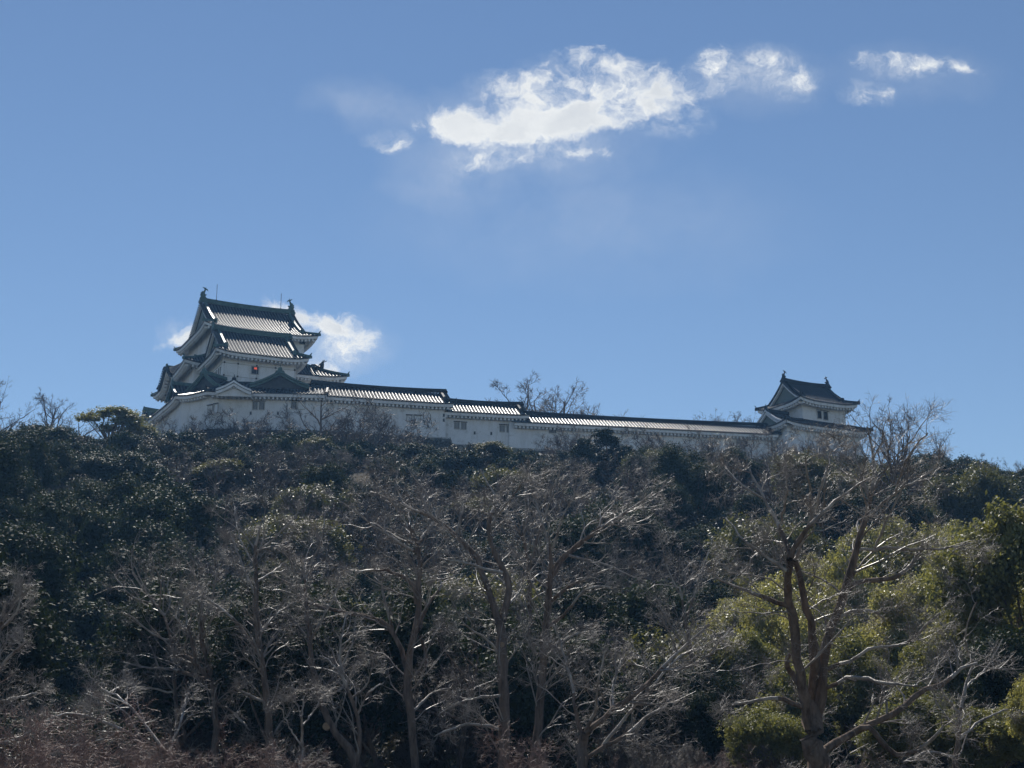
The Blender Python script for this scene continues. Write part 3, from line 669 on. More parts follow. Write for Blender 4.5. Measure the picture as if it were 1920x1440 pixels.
    u = (B - A) / np.linalg.norm(B - A)
    shachi(roof, P3(A + u * .3, zr + .15), u, .72, 'darktile'); shachi(roof, P3(B - u * .3, zr + .15), -u, .72, 'darktile')
    wt = rect(*tt_, 1.45); w1 = walls(wt, 50, 54.9, tr)
    lo = (V2(41.5, 212.9), R(29), 17.2, 14.5); ol = rect(*lo, 0)
    skirt(tr, ol, wt, 50.45, 51.5, 'lower_roof', lift=.42, ov=1.3, soff=.5, La=4, ridge='darktile')
    wl = rect(*lo, 1.35); w0 = walls(wl, 45.1, 50.9, tr, flare=1.3)
    ul = V2(math.cos(R(29)), math.sin(R(29))); vl = V2(-ul[1], ul[0]); c = lo[0] + vl * 5.4 + ul * .7
    dormer(tr, c, -ul, 3.6, 53.1, 50.8, 5, ridge='darktile', board='plaster', gable='grey', bw=.42)
    window(w1, wt[0], wt[1], 1532, 770, 1540, 785, 4, shutter=True); window(w1, wt[0], wt[1], 1543.5, 772, 1552, 787.5, 4, shutter=True)
    window(w0, wl[0], wl[1], 1548, 823, 1554, 835, 2)
castle()

# ------------------------------------------------------------------ terrain
def sstep(t): t = np.clip(t, 0, 1); return t * t * (3 - 2 * t)
def foot(x):            # y where the terrain reaches the terrace
    return 190 + .20 * np.clip(x + 20, -60, 70)
def height(x, y):
    x = np.asarray(x, float); y = np.asarray(y, float)
    f = foot(x); t = np.clip((y - 72) / (f - 72), 0, 1.0)
    top = 39.5 - 2.5 * sstep((-x - 55) / 25) - 4.0 * sstep((x - 55) / 30)
    h = top * (.35 * t + .65 * sstep(t * .93 + .03)) 
    h = h + .8 * np.sin(x * .11 + 1) * np.sin(y * .07) * sstep((y - 70) / 40)
    h = h - 1.6 * sstep((y - f - 80) / 200)
    return h + .05 * np.sin(x * .6) * np.cos(y * .5)
def terrain():
    xs = np.concatenate([np.linspace(-600, -160, 8)[:-1], np.arange(-160, 161, 4.), np.linspace(160, 600, 8)[1:]])
    ys = np.concatenate([np.linspace(-80, -20, 4)[:-1], np.arange(-20, 300, 4.), np.linspace(300, 700, 9)])
    X, Y = np.meshgrid(xs, ys, indexing='ij'); Z = height(X, Y)
    Z = np.where(Y > 300, Z - (Y - 300) * .09, Z); side = np.clip((np.abs(X) - 200) / 300, 0, 1); Z = Z * (1 - side)
    V = np.stack([X, Y, Z], -1).reshape(-1, 3); n, m = X.shape
    i, j = np.meshgrid(np.arange(n - 1), np.arange(m - 1), indexing='ij'); a = (i * m + j).ravel()
    F = np.stack([a, a + m, a + m + 1, a + 1], 1)
    o = link(bpy.data.objects.new('hillside', np_mesh('hillside', V, F, [M['soil']], smooth=True))); tag(o, kind='structure')
terrain()

# ------------------------------------------------------------------ trees
def norm(v): return v / (np.linalg.norm(v, axis=-1, keepdims=True) + 1e-9)
def tubes(P, Rr, n=3):
    """P (M,k,3), Rr (M,k) -> verts, quads"""
    Mn, k, _ = P.shape
    T = np.empty_like(P); T[:, 1:-1] = P[:, 2:] - P[:, :-2]; T[:, 0] = P[:, 1] - P[:, 0]; T[:, -1] = P[:, -1] - P[:, -2]; T = norm(T)
    up = np.where(np.abs(T[:, :1, 2:3]) > .8, np.array([[[1., .13, 0]]]), np.array([[[0, .1, 1.]]])) * np.ones((1, k, 1))
    A = norm(np.cross(T, up)); B = np.cross(A, T)
    g = 2 * np.pi * np.arange(n) / n
    V = P[:, :, None] + Rr[:, :, None, None] * (A[:, :, None] * np.cos(g)[None, None, :, None] + B[:, :, None] * np.sin(g)[None, None, :, None])
    idx = np.arange(Mn * k * n).reshape(Mn, k, n); a = idx[:, :-1]; b = idx[:, 1:]
    F = np.stack([a, np.roll(a, -1, 2), np.roll(b, -1, 2), b], -1).reshape(-1, 4)
    return V.reshape(-1, 3), F
def merge(parts):
    Vs = []; Fs = []; o = 0
    for V, F in parts: Vs.append(V); Fs.append(F + o); o += len(V)
    return np.concatenate(Vs), np.concatenate(Fs)
def resample(pts, rad, n):
    pts = np.array(pts, float); rad = np.array(rad, float)
    L = np.concatenate([[0], np.cumsum(np.linalg.norm(np.diff(pts, axis=0), axis=1))]); t = np.linspace(0, L[-1], n)
    # smooth interpolation (Catmull-Rom in arc length)
    out = np.empty((n, 3)); rr = np.interp(t, L, rad)
    for i, q in enumerate(t):
        k = min(len(L) - 2, max(0, int(np.searchsorted(L, q, 'right') - 1))); s = (q - L[k]) / max(1e-6, L[k + 1] - L[k])
        p0 = pts[max(k - 1, 0)]; p1 = pts[k]; p2 = pts[k + 1]; p3 = pts[min(k + 2, len(pts) - 1)]
        out[i] = .5 * (2 * p1 + (p2 - p0) * s + (2 * p0 - 5 * p1 + 4 * p2 - p3) * s * s + (3 * p1 - p0 - 3 * p2 + p3) * s ** 3)
    return out, rr
def children(rng, P, Rr, per, lo=.2, ratio=.6, ang=(35, 65), k=6, wob=.16, up=.10, rr=.6, Lmin=.3, tip=.25, maxl=None, rmin=.004, lean=None, thick=.03):
    Mn, n, _ = P.shape; seg = np.linalg.norm(np.diff(P, axis=1), axis=2).sum(1)
    pi = np.repeat(np.arange(Mn), per if np.isscalar(per) else np.round(per).astype(int)); t = rng.uniform(lo, 1, len(pi)); t = lo + (t - lo) ** .85
    f = np.clip(t, 0, .999) * (n - 1); i0 = f.astype(int); fr = (f - i0)[:, None]
    S = P[pi, i0] * (1 - fr) + P[pi, i0 + 1] * fr; T = norm(P[pi, i0 + 1] - P[pi, i0]); R0 = Rr[pi, i0] * (1 - fr[:, 0]) + Rr[pi, i0 + 1] * fr[:, 0]
    rnd = norm(rng.normal(size=S.shape)); perp = norm(np.cross(T, rnd)); a = np.radians(rng.uniform(*ang, len(pi)))[:, None]
    D = norm(T * np.cos(a) + perp * np.sin(a) + np.array([0, 0, up])[None])
    if lean is not None: D = norm(D + lean)
    L = np.maximum(Lmin, seg[pi] * ratio * (1.05 - .6 * t) * rng.uniform(.6, 1.2, len(pi)))
    if maxl: L = np.minimum(L, maxl * rng.uniform(.7, 1, len(pi)))
    Q = np.empty((len(pi), k, 3)); Q[:, 0] = S; d = D
    for j in range(1, k):
        d = norm(d + rng.normal(size=d.shape) * wob + np.array([0, 0, up * .5])); Q[:, j] = Q[:, j - 1] + d * (L / (k - 1))[:, None]
    r0 = np.maximum(rmin, np.minimum(R0 * rr, L * thick + .003)); RR = r0[:, None] * np.linspace(1, tip, k)[None]
    return Q, np.maximum(RR, rmin * .6)
def limb(rng, start, d, L, r, n=10, wob=.12, up=.04, tip=.3):
    P = [np.array(start, float)]; d = np.array(d, float); d /= np.linalg.norm(d)
    for j in range(n - 1): d = d + rng.normal(size=3) * wob + np.array((0, 0, up)); d /= np.linalg.norm(d); P.append(P[-1] + d * L / (n - 1))
    return np.array(P), np.linspace(r, r * tip, n)
def bare_crown(rng, LP, LR, dens=(8, 5, 4, 0), far=False, ratio=.5, twr=.006, up=.08, maxl=None, ang=(30, 65)):
    """branches on the limbs LP (M,n,3) -> list of (V,F)"""
    out = []
    seg = np.linalg.norm(np.diff(LP, axis=1), axis=2).sum(1); d0 = dens[0] if far else np.maximum(3, dens[0] * seg * .28)
    B1, R1 = children(rng, LP, LR, d0, lo=.18, ratio=ratio, k=7, up=up, ang=ang, rmin=twr * 1.6, maxl=maxl, wob=.22, thick=.03 if far else .013); out.append(tubes(B1, R1, 4 if not far else 3))
    B2, R2 = children(rng, B1, R1, dens[1], lo=.15, ratio=.55, k=5, up=up, ang=ang, rmin=twr * 1.2, wob=.2); out.append(tubes(B2, R2, 3))
    B3, R3 = children(rng, B2, R2, dens[2], lo=.1, ratio=.6, k=4, up=up * .7, ang=ang, rmin=twr, Lmin=.25, wob=.18); out.append(tubes(B3, R3, 3))
    if dens[3]:
        B4, R4 = children(rng, B3, R3, dens[3], lo=.1, ratio=.65, k=3, up=up * .5, ang=ang, rmin=twr * .8, Lmin=.15); out.append(tubes(B4, R4, 3))
    return out
def bare_proto(seed, H=11, spread=.5, nl=7, tr=.22, dens=(8, 5, 4, 0), fork=.35, twr=.011, far=True, tw='twigf', stems=1):
    rng = np.random.default_rng(seed); L = []; tr_parts = []
    for s in range(stems):
        st = (rng.normal() * .3 * (stems > 1), rng.normal() * .3 * (stems > 1), -.6)
        d0 = (rng.normal() * .12 * (1 + 1.5 * (stems > 1)), rng.normal() * .12 * (1 + 1.5 * (stems > 1)), 1)
        T, TR = limb(rng, st, d0, H * .8 / stems ** .2, tr / stems ** .4, 12, .07, .02, .25); L.append((T, TR))
        for i in range(max(2, nl // stems)):
            t = fork + (1 - fork) * (i + rng.uniform(0, .8)) / max(2, nl // stems) * .9; k = int(t * 11); a = rng.uniform(0, 2 * np.pi)
            d = np.array((math.cos(a) * spread, math.sin(a) * spread, rng.uniform(.35, .9)))
            L.append(limb(rng, T[k], d, H * rng.uniform(.35, .6) * (1.15 - t * .5), TR[k] * .72, 12, .13, .05, .2))
    LP = np.array([p for p, _ in L]); LR = np.array([r for _, r in L])
    tv = tubes(LP, LR, 6); cr = merge(bare_crown(rng, LP, LR, dens, far, twr=twr))
    tm = np_mesh('trunk', tv[0], tv[1], [M['bark']], smooth=True); cm = np_mesh('branches', cr[0], cr[1], [M[tw]])
    return tm, cm
def leaves(rng, C, Nn, size, asp=.5, droop=0, flat=.0):
    """one rhombus-shaped, slightly folded leaf per centre"""
    n = len(C); nrm = norm(Nn + rng.normal(size=(n, 3)) * .8 + np.array([0, 0, flat]))
    t = norm(np.cross(nrm, rng.normal(size=(n, 3)))); t = norm(t + np.array([0, 0, -droop])); b = norm(np.cross(nrm, t)); s = (size * rng.uniform(.6, 1.35, n))[:, None]
    V = np.stack([C - t * s, C + b * s * asp + nrm * s * .12, C + t * s, C - b * s * asp + nrm * s * .12], 1).reshape(-1, 3)
    return V, np.arange(4 * n, dtype=np.int32).reshape(-1, 4)
def leafy_proto(seed, R0=(3.2, 3.2, 3.4), nb=16, per=800, size=.13, zc=4.5, name='foliage', trunk=.18, shell=.45, bs=(.28, .5), fl=.4, clump=9):
    """crown of leaf clumps spread over overlapping, uneven boughs"""
    rng = np.random.default_rng(seed); R0 = np.array(R0); cs = []; L = []
    base = np.array((0, 0, zc))
    for i in range(nb):
        d = norm(rng.normal(size=3)); d[2] = d[2] * .9 + .15; rad = rng.uniform(*bs) * R0.mean()
        c = base + d * R0 * rng.uniform(.45, .85); cs.append((c, rad))
    Cs = []; Ns = []
    for c, rad in cs:
        k = per // clump; d = norm(rng.normal(size=(k, 3)) + np.array([0, 0, .35])); lump = 1 + .28 * np.sin(d @ rng.normal(size=3) * 6 + rng.uniform(0, 6)) * np.cos(d @ rng.normal(size=3) * 5)
        r = rad * (1 - shell * rng.uniform(0, 1, k) ** 1.6) * lump; q = c + d * r[:, None] * np.array([1.1, 1.1, .85])
        q = np.repeat(q, clump, 0) + rng.normal(size=(k * clump, 3)) * size * 1.5; Cs.append(q); Ns.append(np.repeat(d, clump, 0))
        st = np.array((0, 0, zc * .35)) + rng.normal(size=3) * .1; mid = (st + c) / 2 + rng.normal(size=3) * .25; P, RR = resample([st, mid, c + norm(c - mid) * rad * .6], [trunk * .5, trunk * .3, trunk * .08], 8); L.append((P, RR))
    V, F = leaves(rng, np.concatenate(Cs), np.concatenate(Ns), size, flat=fl)
    Ci = []
    for c, rad in cs:                      # oversized inner leaves, added to block light and deepen the shade in each bough
        k = int(per * .12); Ci.append(c + norm(rng.normal(size=(k, 3))) * rad * rng.uniform(.1, .68, (k, 1)) * np.array([1.1, 1.1, .85]))
    Ci = np.concatenate(Ci); Vi, Fi = leaves(rng, Ci, norm(rng.normal(size=Ci.shape)), size * 2.3, asp=.6); V, F = merge([(V, F), (Vi, Fi)])
    T, TR = resample([(0, 0, -1.5), (rng.normal() * .15, rng.normal() * .15, zc * .35), (rng.normal() * .3, rng.normal() * .3, zc)], [trunk, trunk * .85, trunk * .5], 8); L.append((T, TR))
    tv = tubes(np.array([p for p, _ in L]), np.array([r for _, r in L]), 5)
    return np_mesh('trunk', tv[0], tv[1], [M['bark']], smooth=True), np_mesh(name, V, F, [M['ldark']])
PB = [bare_proto(s, H=h, nl=n, dens=d, spread=sp) for s, h, n, d, sp in ((11, 11, 8, (8, 5, 4, 0), .6), (12, 12, 9, (8, 5, 4, 0), .5), (13, 9.5, 8, (8, 5, 4, 0), .8), (14, 13, 9, (8, 5, 4, 0), .55), (15, 10, 9, (8, 5, 4, 0), .7))]
PS = [bare_proto(s, H=5.5, nl=12, dens=(8, 5, 4, 0), spread=.9, tr=.07, fork=.12, twr=.009, stems=5) for s in (21, 22, 23)]
PR = [bare_proto(s, H=4.5, nl=12, dens=(5, 4, 3, 0), spread=.7, tr=.04, fork=.12, twr=.0055, stems=6, tw='twigr') for s in (31, 32)]
PL = [leafy_proto(s, R0=r, nb=nb, per=1400, size=.11, clump=14, zc=z) for s, r, nb, z in ((41, (3.4, 3.4, 3.6), 20, 4.6), (42, (3.8, 3.5, 3.0), 20, 4.2), (43, (3.0, 3.0, 4.2), 20, 5.2), (44, (4.2, 3.8, 3.2), 24, 4.4))]
PC = [leafy_proto(s, R0=r, nb=30, per=2000, size=.082, zc=z, bs=(.22, .38), clump=12) for s, r, z in ((51, (3.6, 3.6, 3.6), 4.8), (52, (4.2, 3.8, 3.4), 4.6))]
PH = [leafy_proto(s, R0=(1.7, 1.7, 1.2), nb=12, per=500, size=.10, zc=1.1, trunk=.06, bs=(.3, .5)) for s in (61, 62)]
PA = [leafy_proto(81, R0=(3.3, 3.3, 2.6), nb=22, per=420, size=.12, zc=7.2, shell=.95, bs=(.22, .42), trunk=.2), leafy_proto(82, R0=(3.0, 3.0, 2.6), nb=18, per=420, size=.12, zc=6.6, shell=.95, bs=(.22, .42), trunk=.16)]
def conif_proto(seed):
    rng = np.random.default_rng(seed); Cs = []; Ns = []
    for i in range(46):
        z = 1.2 + 6.6 * rng.uniform() ; w = (8.2 - z) * .30 * rng.uniform(.6, 1.1) + .25; a = rng.uniform(0, 6.28); c = np.array((math.cos(a) * w, math.sin(a) * w, z))
        k = 60; d = norm(rng.normal(size=(k, 3))); q = c + d * rng.uniform(.25, .75) * np.array([1, 1, .7]); q = np.repeat(q, 6, 0) + rng.normal(size=(k * 6, 3)) * .13; Cs.append(q); Ns.append(np.repeat(d, 6, 0))
    V, F = leaves(rng, np.concatenate(Cs), np.concatenate(Ns), .12, asp=.35)
    P, RR = limb(rng, (0, 0, -1), (0, 0, 1), 8.8, .16, 8, .03, 0, .2); tv = tubes(P[None], RR[None], 6)
    return np_mesh('trunk', tv[0], tv[1], [M['bark']]), np_mesh('foliage', V, F, [M['lconif']])
PN = [conif_proto(71)]
CLEAR = []
def plant(protos, i, x, y, s, rz, label, name='bare_tree', cat='tree', group=None, leafmat=None, z=None, tilt=(0, 0), sz=1.0, crown='crown'):
    zz = float(height(x, y)) if z is None else z
    if name == 'evergreen_tree': CLEAR.append((x, y, zz + ptop(protos[i % len(protos)])[0] * s * sz * .6, ptop(protos[i % len(protos)])[1] * s))
    t = bpy.data.objects.new(name, None); link(t); t.location = (x, y, zz); t.rotation_euler = (tilt[0], tilt[1], rz); t.scale = (s, s, s * sz)
    tag(t, label, cat, group)
    for nm, me in (('trunk', protos[i % len(protos)][0]), (crown, protos[i % len(protos)][1])):
        o = bpy.data.objects.new(nm, me); link(o); o.parent = t
        if leafmat and nm == crown: o.material_slots[0].link = 'OBJECT'; o.material_slots[0].material = M[leafmat]
    return t
HTOP = {}
def ptop(pr):
    if pr[1] is None: return (1, 1)
    k = pr[1].name
    if k not in HTOP:
        co = np.empty(len(pr[1].vertices) * 3, dtype=np.float32); pr[1].vertices.foreach_get('co', co); z = co[2::3]; x = co[0::3]
        HTOP[k] = (float(np.percentile(z, 99.7)), float(np.percentile(np.abs(x), 97)))
    return HTOP[k]
def tree_at(px, ytop, Y, protos, i, label, rpx=None, **kw):
    pr = protos[i % len(protos)]; p = at(px, ytop, Y); g = float(height(p[0], Y)) if kw.get('z') is None else kw['z']; H, Rr = ptop(pr)
    if rpx is None: s = (p[2] - g) / H; sz = 1
    else: s = max(rpx * Y / 2700 / Rr, (p[2] - g) / (1.35 * H)); sz = min(1.4, max(.5, (p[2] - g) / (H * s)))
    rz = random.Random(int(px * 7 + Y)).uniform(0, 6.28)
    return plant(protos, i, p[0], Y, s, rz, label, sz=sz, **kw)

def guided(label, Y, trunk, limbs, seed, name='bare_tree', dens=(8, 6, 6, 3), n=14, barkm='bark', tw='twig', group='large leafless trees in front of the hillside', cuts=(), twr=.0042, drift=2.2, rs=.68):
    rng = np.random.default_rng(seed); LP = []; LR = []; nt_ = []
    for q, L in enumerate([trunk] + limbs):
        px = np.array([(a, b) for a, b, c in L], float); rr = np.array([max(c * rs, .8) for a, b, c in L]) * Y / 2700
        dy = 0 if q == 0 else rng.uniform(-drift, drift); ph = rng.uniform(0, 6)
        t = np.linspace(0, 1, len(L))
        # a limb leaves its parent at the parent's depth and drifts nearer or farther
        y0 = Y
        if q > 0:
            best = None
            for (P, _) in nt_:
                pr = np.array([(960 + 2700 * (p[0]) / (p[1] * math.cos(PITCH) + (p[2] - CZ) * math.sin(PITCH)), 0) for p in P])
                k = np.argmin([np.linalg.norm(at(px[0][0], px[0][1], p[1]) - p) for p in P]); dd = np.linalg.norm(at(px[0][0], px[0][1], P[k][1]) - P[k])
                if best is None or dd < best[0]: best = (dd, P[k][1])
            y0 = best[1]
        pts = [at(a, b, y0 + dy * tt + .35 * math.sin(ph + tt * 5) * tt) for (a, b), tt in zip(px, t)]
        if q == 0 and trunk[0][1] >= 1425:
            p = pts[0].copy(); p[2] = float(height(p[0], p[1])) - .4; pts = [p] + pts; rr = np.concatenate([[rr[0] * 1.25], rr])
        P, RR = resample(pts, rr, n); P[1:] += rng.normal(size=(n - 1, 3)) * (RR[1:, None] * .10 + .012)
        nt_.append((P, RR)); LP.append(P); LR.append(RR)
    LP = np.array(LP); LR = np.array(LR); b = LP[0][0].copy(); b[2] += .4
    root = empty(name, b, label, 'tree', group)
    V, F = tubes(LP, LR * rng.uniform(.93, 1.07, LR.shape), 9); V += rng.normal(size=V.shape) * np.minimum(.02, np.repeat(LR.ravel(), 9) * .10)[:, None]; V -= b
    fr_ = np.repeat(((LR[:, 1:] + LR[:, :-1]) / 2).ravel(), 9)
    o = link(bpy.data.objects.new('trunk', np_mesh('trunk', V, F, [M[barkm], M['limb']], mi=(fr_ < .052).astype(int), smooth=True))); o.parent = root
    V, F = merge(bare_crown(rng, LP, LR, dens, False, ratio=.55, twr=twr, up=.06, maxl=2.8, ang=(25, 65))); V -= b
    c = link(bpy.data.objects.new('crown', np_mesh('branches', V, F, [M[tw]]))); c.parent = root
    for (cx, cy, r) in cuts:
        p = at(cx, cy, Y) ; p[1] -= r * Y / 2700 * 1.1; m = MB(); m.tube([p + (0, .25, 0), p + (0, .02, 0), p + (0, 0, 0)], [r * Y / 2700 * 1.15, r * Y / 2700 * 1.05, r * Y / 2700 * .85], 12)
        k = m.build('pruning_scar', M['cut']); k.parent = o; k.location = -Vector(b)
    return root

def fg_trees():
    guided('tall leafless tree with a pale oval pruning scar below its forking trunk', 50,
        [(947, 1440, 17), (945, 1330, 15.5), (943, 1238, 14.5), (940, 1170, 14)],
        [[(938, 1172, 10), (920, 1119, 9), (901, 1064, 8), (888, 1037, 7), (851, 1000, 6), (823, 977, 5), (773, 954, 4), (750, 940, 2.5)],
         [(943, 1165, 11), (954, 1101, 9.5), (943, 1060, 8), (922, 1028, 7), (917, 982, 5), (924, 954, 3.5), (933, 945, 2)],
         [(945, 1073, 4), (915, 1068, 4), (869, 1055, 3), (819, 1046, 2)], [(917, 1128, 4), (906, 1115, 3), (869, 1112, 1.5)], [(954, 1133, 4), (977, 1105, 2)],
         [(856, 1000, 4), (867, 963, 3), (869, 945, 2)], [(937, 1225, 4), (906, 1193, 3), (874, 1174, 2), (850, 1130, 1.5)], [(943, 1370, 4), (915, 1362, 4), (878, 1358, 3.5), (837, 1371, 2.5), (814, 1380, 1.5)],
         [(943, 1303, 4), (878, 1312, 3), (823, 1339, 2)], [(920, 985, 3), (960, 930, 2.5), (985, 900, 1.5)], [(890, 1040, 3), (850, 1080, 2), (800, 1090, 1.5)]], 1, cuts=((941, 1209, 5),))
    guided('leafless tree with a straight trunk and a long low limb arching left', 55,
        [(777, 1440, 12.5), (766, 1307, 11), (764, 1261, 10), (773, 1206, 9), (784, 1147, 8.5), (787, 1055, 7), (778, 1009, 5.5), (766, 986, 3.5)],
        [[(764, 1261, 7), (739, 1188, 6.5), (700, 1160, 5.5), (640, 1147, 5), (590, 1135, 4), (569, 1122, 2)], [(787, 1179, 5), (800, 1138, 4.5), (828, 1096, 3.5), (819, 1078, 2)],
         [(780, 1133, 6), (773, 1096, 5), (722, 1069, 4), (667, 1073, 2.5)], [(787, 1193, 5), (798, 1225, 4.5), (796, 1257, 3.5), (777, 1291, 2)], [(740, 1190, 4), (722, 1133, 3.5), (716, 1096, 2.5), (702, 1082, 1.5)],
         [(784, 1037, 4), (750, 1018, 3.5), (690, 977, 2.5), (640, 940, 1.5)], [(787, 1018, 4), (796, 1000, 3.5), (814, 977, 2)], [(773, 1000, 3), (740, 950, 2.5), (700, 900, 1.5)], [(770, 1340, 4), (810, 1300, 3), (850, 1290, 1.5)]], 2)
    guided('leafless tree with long slender limbs sweeping up to the right', 56,
        [(1003, 1440, 14), (1007, 1385, 13), (1016, 1284, 11.5), (1021, 1193, 10), (1030, 1110, 8.5), (1034, 1055, 6), (1030, 1018, 3.5)],
        [[(1036, 1073, 5.5), (1053, 1046, 5), (1099, 1009, 4), (1135, 982, 3.5), (1181, 954, 2.5), (1218, 931, 1.5)], [(1033, 1085, 5), (1066, 1041, 4.5), (1121, 995, 4), (1172, 963, 3), (1213, 950, 2)],
         [(1030, 1130, 5), (1066, 1101, 4), (1112, 1078, 3), (1149, 1064, 2)], [(1025, 1180, 5), (1062, 1147, 4), (1099, 1105, 3), (1144, 1101, 2)], [(1066, 1041, 3.5), (1103, 1050, 3), (1149, 1064, 2.5), (1190, 1083, 1.5)],
         [(1021, 1220, 4), (1062, 1197, 3), (1099, 1183, 2)], [(1030, 1020, 3), (1010, 960, 2.5), (1000, 900, 1.5)], [(1034, 1030, 3), (1060, 960, 2.5), (1100, 890, 1.5)], [(1010, 1300, 4), (1050, 1250, 3), (1080, 1200, 1.5)]], 3)
    guided('slim leafless tree standing between the scarred tree and the right-sweeping one', 63,
        [(975, 1440, 10), (977, 1371, 9), (988, 1261, 8), (995, 1170, 7), (991, 1073, 5.5), (981, 1009, 4), (965, 982, 2.5)],
        [[(991, 1073, 4), (1010, 1000, 3.5), (1035, 930, 2.5), (1050, 880, 1.5)], [(995, 1170, 4), (970, 1120, 3), (930, 1080, 2)], [(980, 1009, 3), (990, 950, 2.5), (985, 900, 1.5)], [(990, 1240, 3), (1010, 1200, 2), (1020, 1150, 1.5)], [(967, 985, 2), (930, 930, 1.8), (900, 880, 1.5)]], 4, dens=(8, 6, 5, 2))
    guided('low leafless tree with a round sawn scar at its foot and several limbs leaning right', 45,
        [(1092, 1440, 15), (1092, 1395, 13), (1100, 1372, 10)],
        [[(1098, 1375, 8), (1120, 1355, 7), (1149, 1330, 6.5), (1204, 1293, 6), (1236, 1257, 4.5), (1280, 1216, 4), (1330, 1170, 2.5)], [(1096, 1425, 6), (1135, 1399, 5.5), (1176, 1376, 4.5), (1213, 1344, 3.5), (1250, 1321, 2)],
         [(1130, 1398, 4.5), (1181, 1335, 4), (1218, 1293, 3.5), (1282, 1225, 3), (1315, 1218, 2)], [(1092, 1385, 6), (1080, 1330, 5), (1071, 1275, 4), (1053, 1215, 3), (1040, 1170, 1.5)], [(1098, 1370, 5), (1117, 1330, 4), (1121, 1284, 3), (1135, 1220, 2)],
         [(1236, 1257, 3), (1290, 1250, 2.5), (1350, 1215, 2)], [(1150, 1328, 3), (1150, 1280, 2.5), (1170, 1230, 1.5)]], 5, cuts=((1093, 1422, 6),))
    guided('biggest leafless tree, its dark trunk splitting into several stems at right', 37,
        [(1530, 1440, 30), (1524, 1376, 27), (1518, 1320, 22)],
        [[(1517, 1366, 13), (1502, 1284, 14), (1493, 1215, 12), (1484, 1147, 10.5), (1477, 1092, 10), (1482, 1046, 8.5)],
         [(1521, 1320, 15), (1529, 1238, 12), (1521, 1170, 10), (1504, 1101, 9.5), (1490, 1050, 7.5)],
         [(1532, 1340, 17), (1544, 1238, 14), (1557, 1179, 12), (1580, 1119, 11), (1594, 1073, 9), (1608, 1018, 8), (1631, 954, 6.5), (1635, 917, 5), (1640, 860, 3.5), (1625, 800, 2)],
         [(1482, 1048, 6.5), (1470, 1010, 6), (1457, 982, 5), (1430, 930, 3.5), (1405, 880, 2)], [(1484, 1046, 7), (1502, 1005, 6), (1530, 970, 4.5), (1553, 950, 4), (1600, 915, 3), (1640, 890, 2)], [(1490, 1050, 5), (1515, 990, 4), (1520, 930, 3), (1510, 860, 2)],
         [(1580, 1112, 7), (1601, 1095, 6.5), (1631, 1087, 6), (1677, 1082, 5.5), (1704, 1064, 5), (1722, 1037, 3.5), (1735, 1000, 2)], [(1606, 1032, 5), (1658, 1027, 4), (1727, 1030, 3.5), (1787, 1027, 2.5), (1819, 1018, 1.5)],
         [(1628, 968, 4.5), (1681, 922, 3.5), (1727, 899, 2.5), (1760, 870, 1.5)], [(1557, 1176, 5), (1594, 1147, 4.5), (1640, 1147, 3.5), (1658, 1160, 2)],
         [(1482, 1137, 7), (1429, 1119, 5.5), (1383, 1101, 4), (1351, 1087, 2.5), (1320, 1060, 1.5)], [(1476, 1070, 5), (1429, 1037, 3.5), (1392, 1009, 2.5), (1360, 970, 1.5)],
         [(1530, 1425, 11), (1560, 1400, 10), (1612, 1367, 9), (1681, 1335, 8), (1727, 1298, 7), (1777, 1280, 6.5), (1796, 1257, 5), (1832, 1243, 3)], [(1600, 1372, 6), (1631, 1362, 7), (1654, 1390, 7), (1686, 1417, 6.5), (1732, 1399, 5), (1770, 1360, 3)],
         [(1505, 1325, 7), (1470, 1312, 6), (1429, 1312, 4.5), (1374, 1323, 2.5)], [(1502, 1290, 8), (1485, 1262, 7), (1475, 1243, 6.5), (1480, 1225, 5)], [(1540, 1260, 6), (1590, 1240, 5), (1640, 1215, 4), (1700, 1205, 3), (1760, 1150, 2)],
         [(1640, 1030, 3), (1660, 980, 3), (1700, 900, 2)], [(1520, 975, 3.5), (1545, 900, 3), (1560, 845, 1.5)], [(1462, 990, 3.5), (1475, 920, 3), (1470, 850, 1.5)], [(1432, 935, 3), (1380, 900, 2.5), (1350, 860, 1.5)], [(1680, 922, 3), (1700, 860, 2.5), (1740, 810, 1.5)], [(1548, 1290, 6), (1600, 1270, 5), (1660, 1280, 4), (1720, 1285, 2)]], 6, dens=(7, 7, 6, 3), twr=.0038, rs=.7)
    guided('leafless tree with a thin upright trunk, second from the left among the big ones', 52,
        [(505, 1440, 10.5), (500, 1292, 9.5), (489, 1219, 8), (481, 1146, 7), (481, 1073, 5.5), (478, 1018, 4), (488, 985, 2)],
        [[(483, 1091, 3.5), (510, 1073, 3), (532, 1055, 2)], [(480, 1036, 3), (521, 1004, 2.5), (560, 960, 1.5)], [(489, 1230, 5), (441, 1164, 4), (401, 1131, 3.5), (383, 1117, 2)], [(481, 1120, 3.5), (455, 1060, 3), (430, 1000, 2)],
         [(486, 1190, 3), (520, 1150, 2.5), (550, 1130, 1.5)], [(480, 1060, 2.5), (450, 1010, 2), (440, 950, 1.5)], [(500, 1320, 4), (460, 1300, 3), (440, 1290, 2)]], 7)
    guided('leaning leafless tree with a pale sawn stub low on its trunk', 55,
        [(674, 1440, 12), (645, 1395, 11), (620, 1365, 10), (598, 1303, 8), (583, 1219, 7), (576, 1128, 5), (570, 1060, 3)],
        [[(590, 1260, 4), (560, 1210, 3), (540, 1160, 2)], [(583, 1200, 4), (610, 1150, 3), (640, 1090, 2)], [(576, 1130, 3.5), (550, 1070, 2.5), (540, 1010, 1.5)], [(572, 1080, 3), (600, 1020, 2), (610, 960, 1.5)], [(600, 1310, 4), (640, 1290, 3), (670, 1240, 2)]], 8, cuts=((613, 1362, 7),))
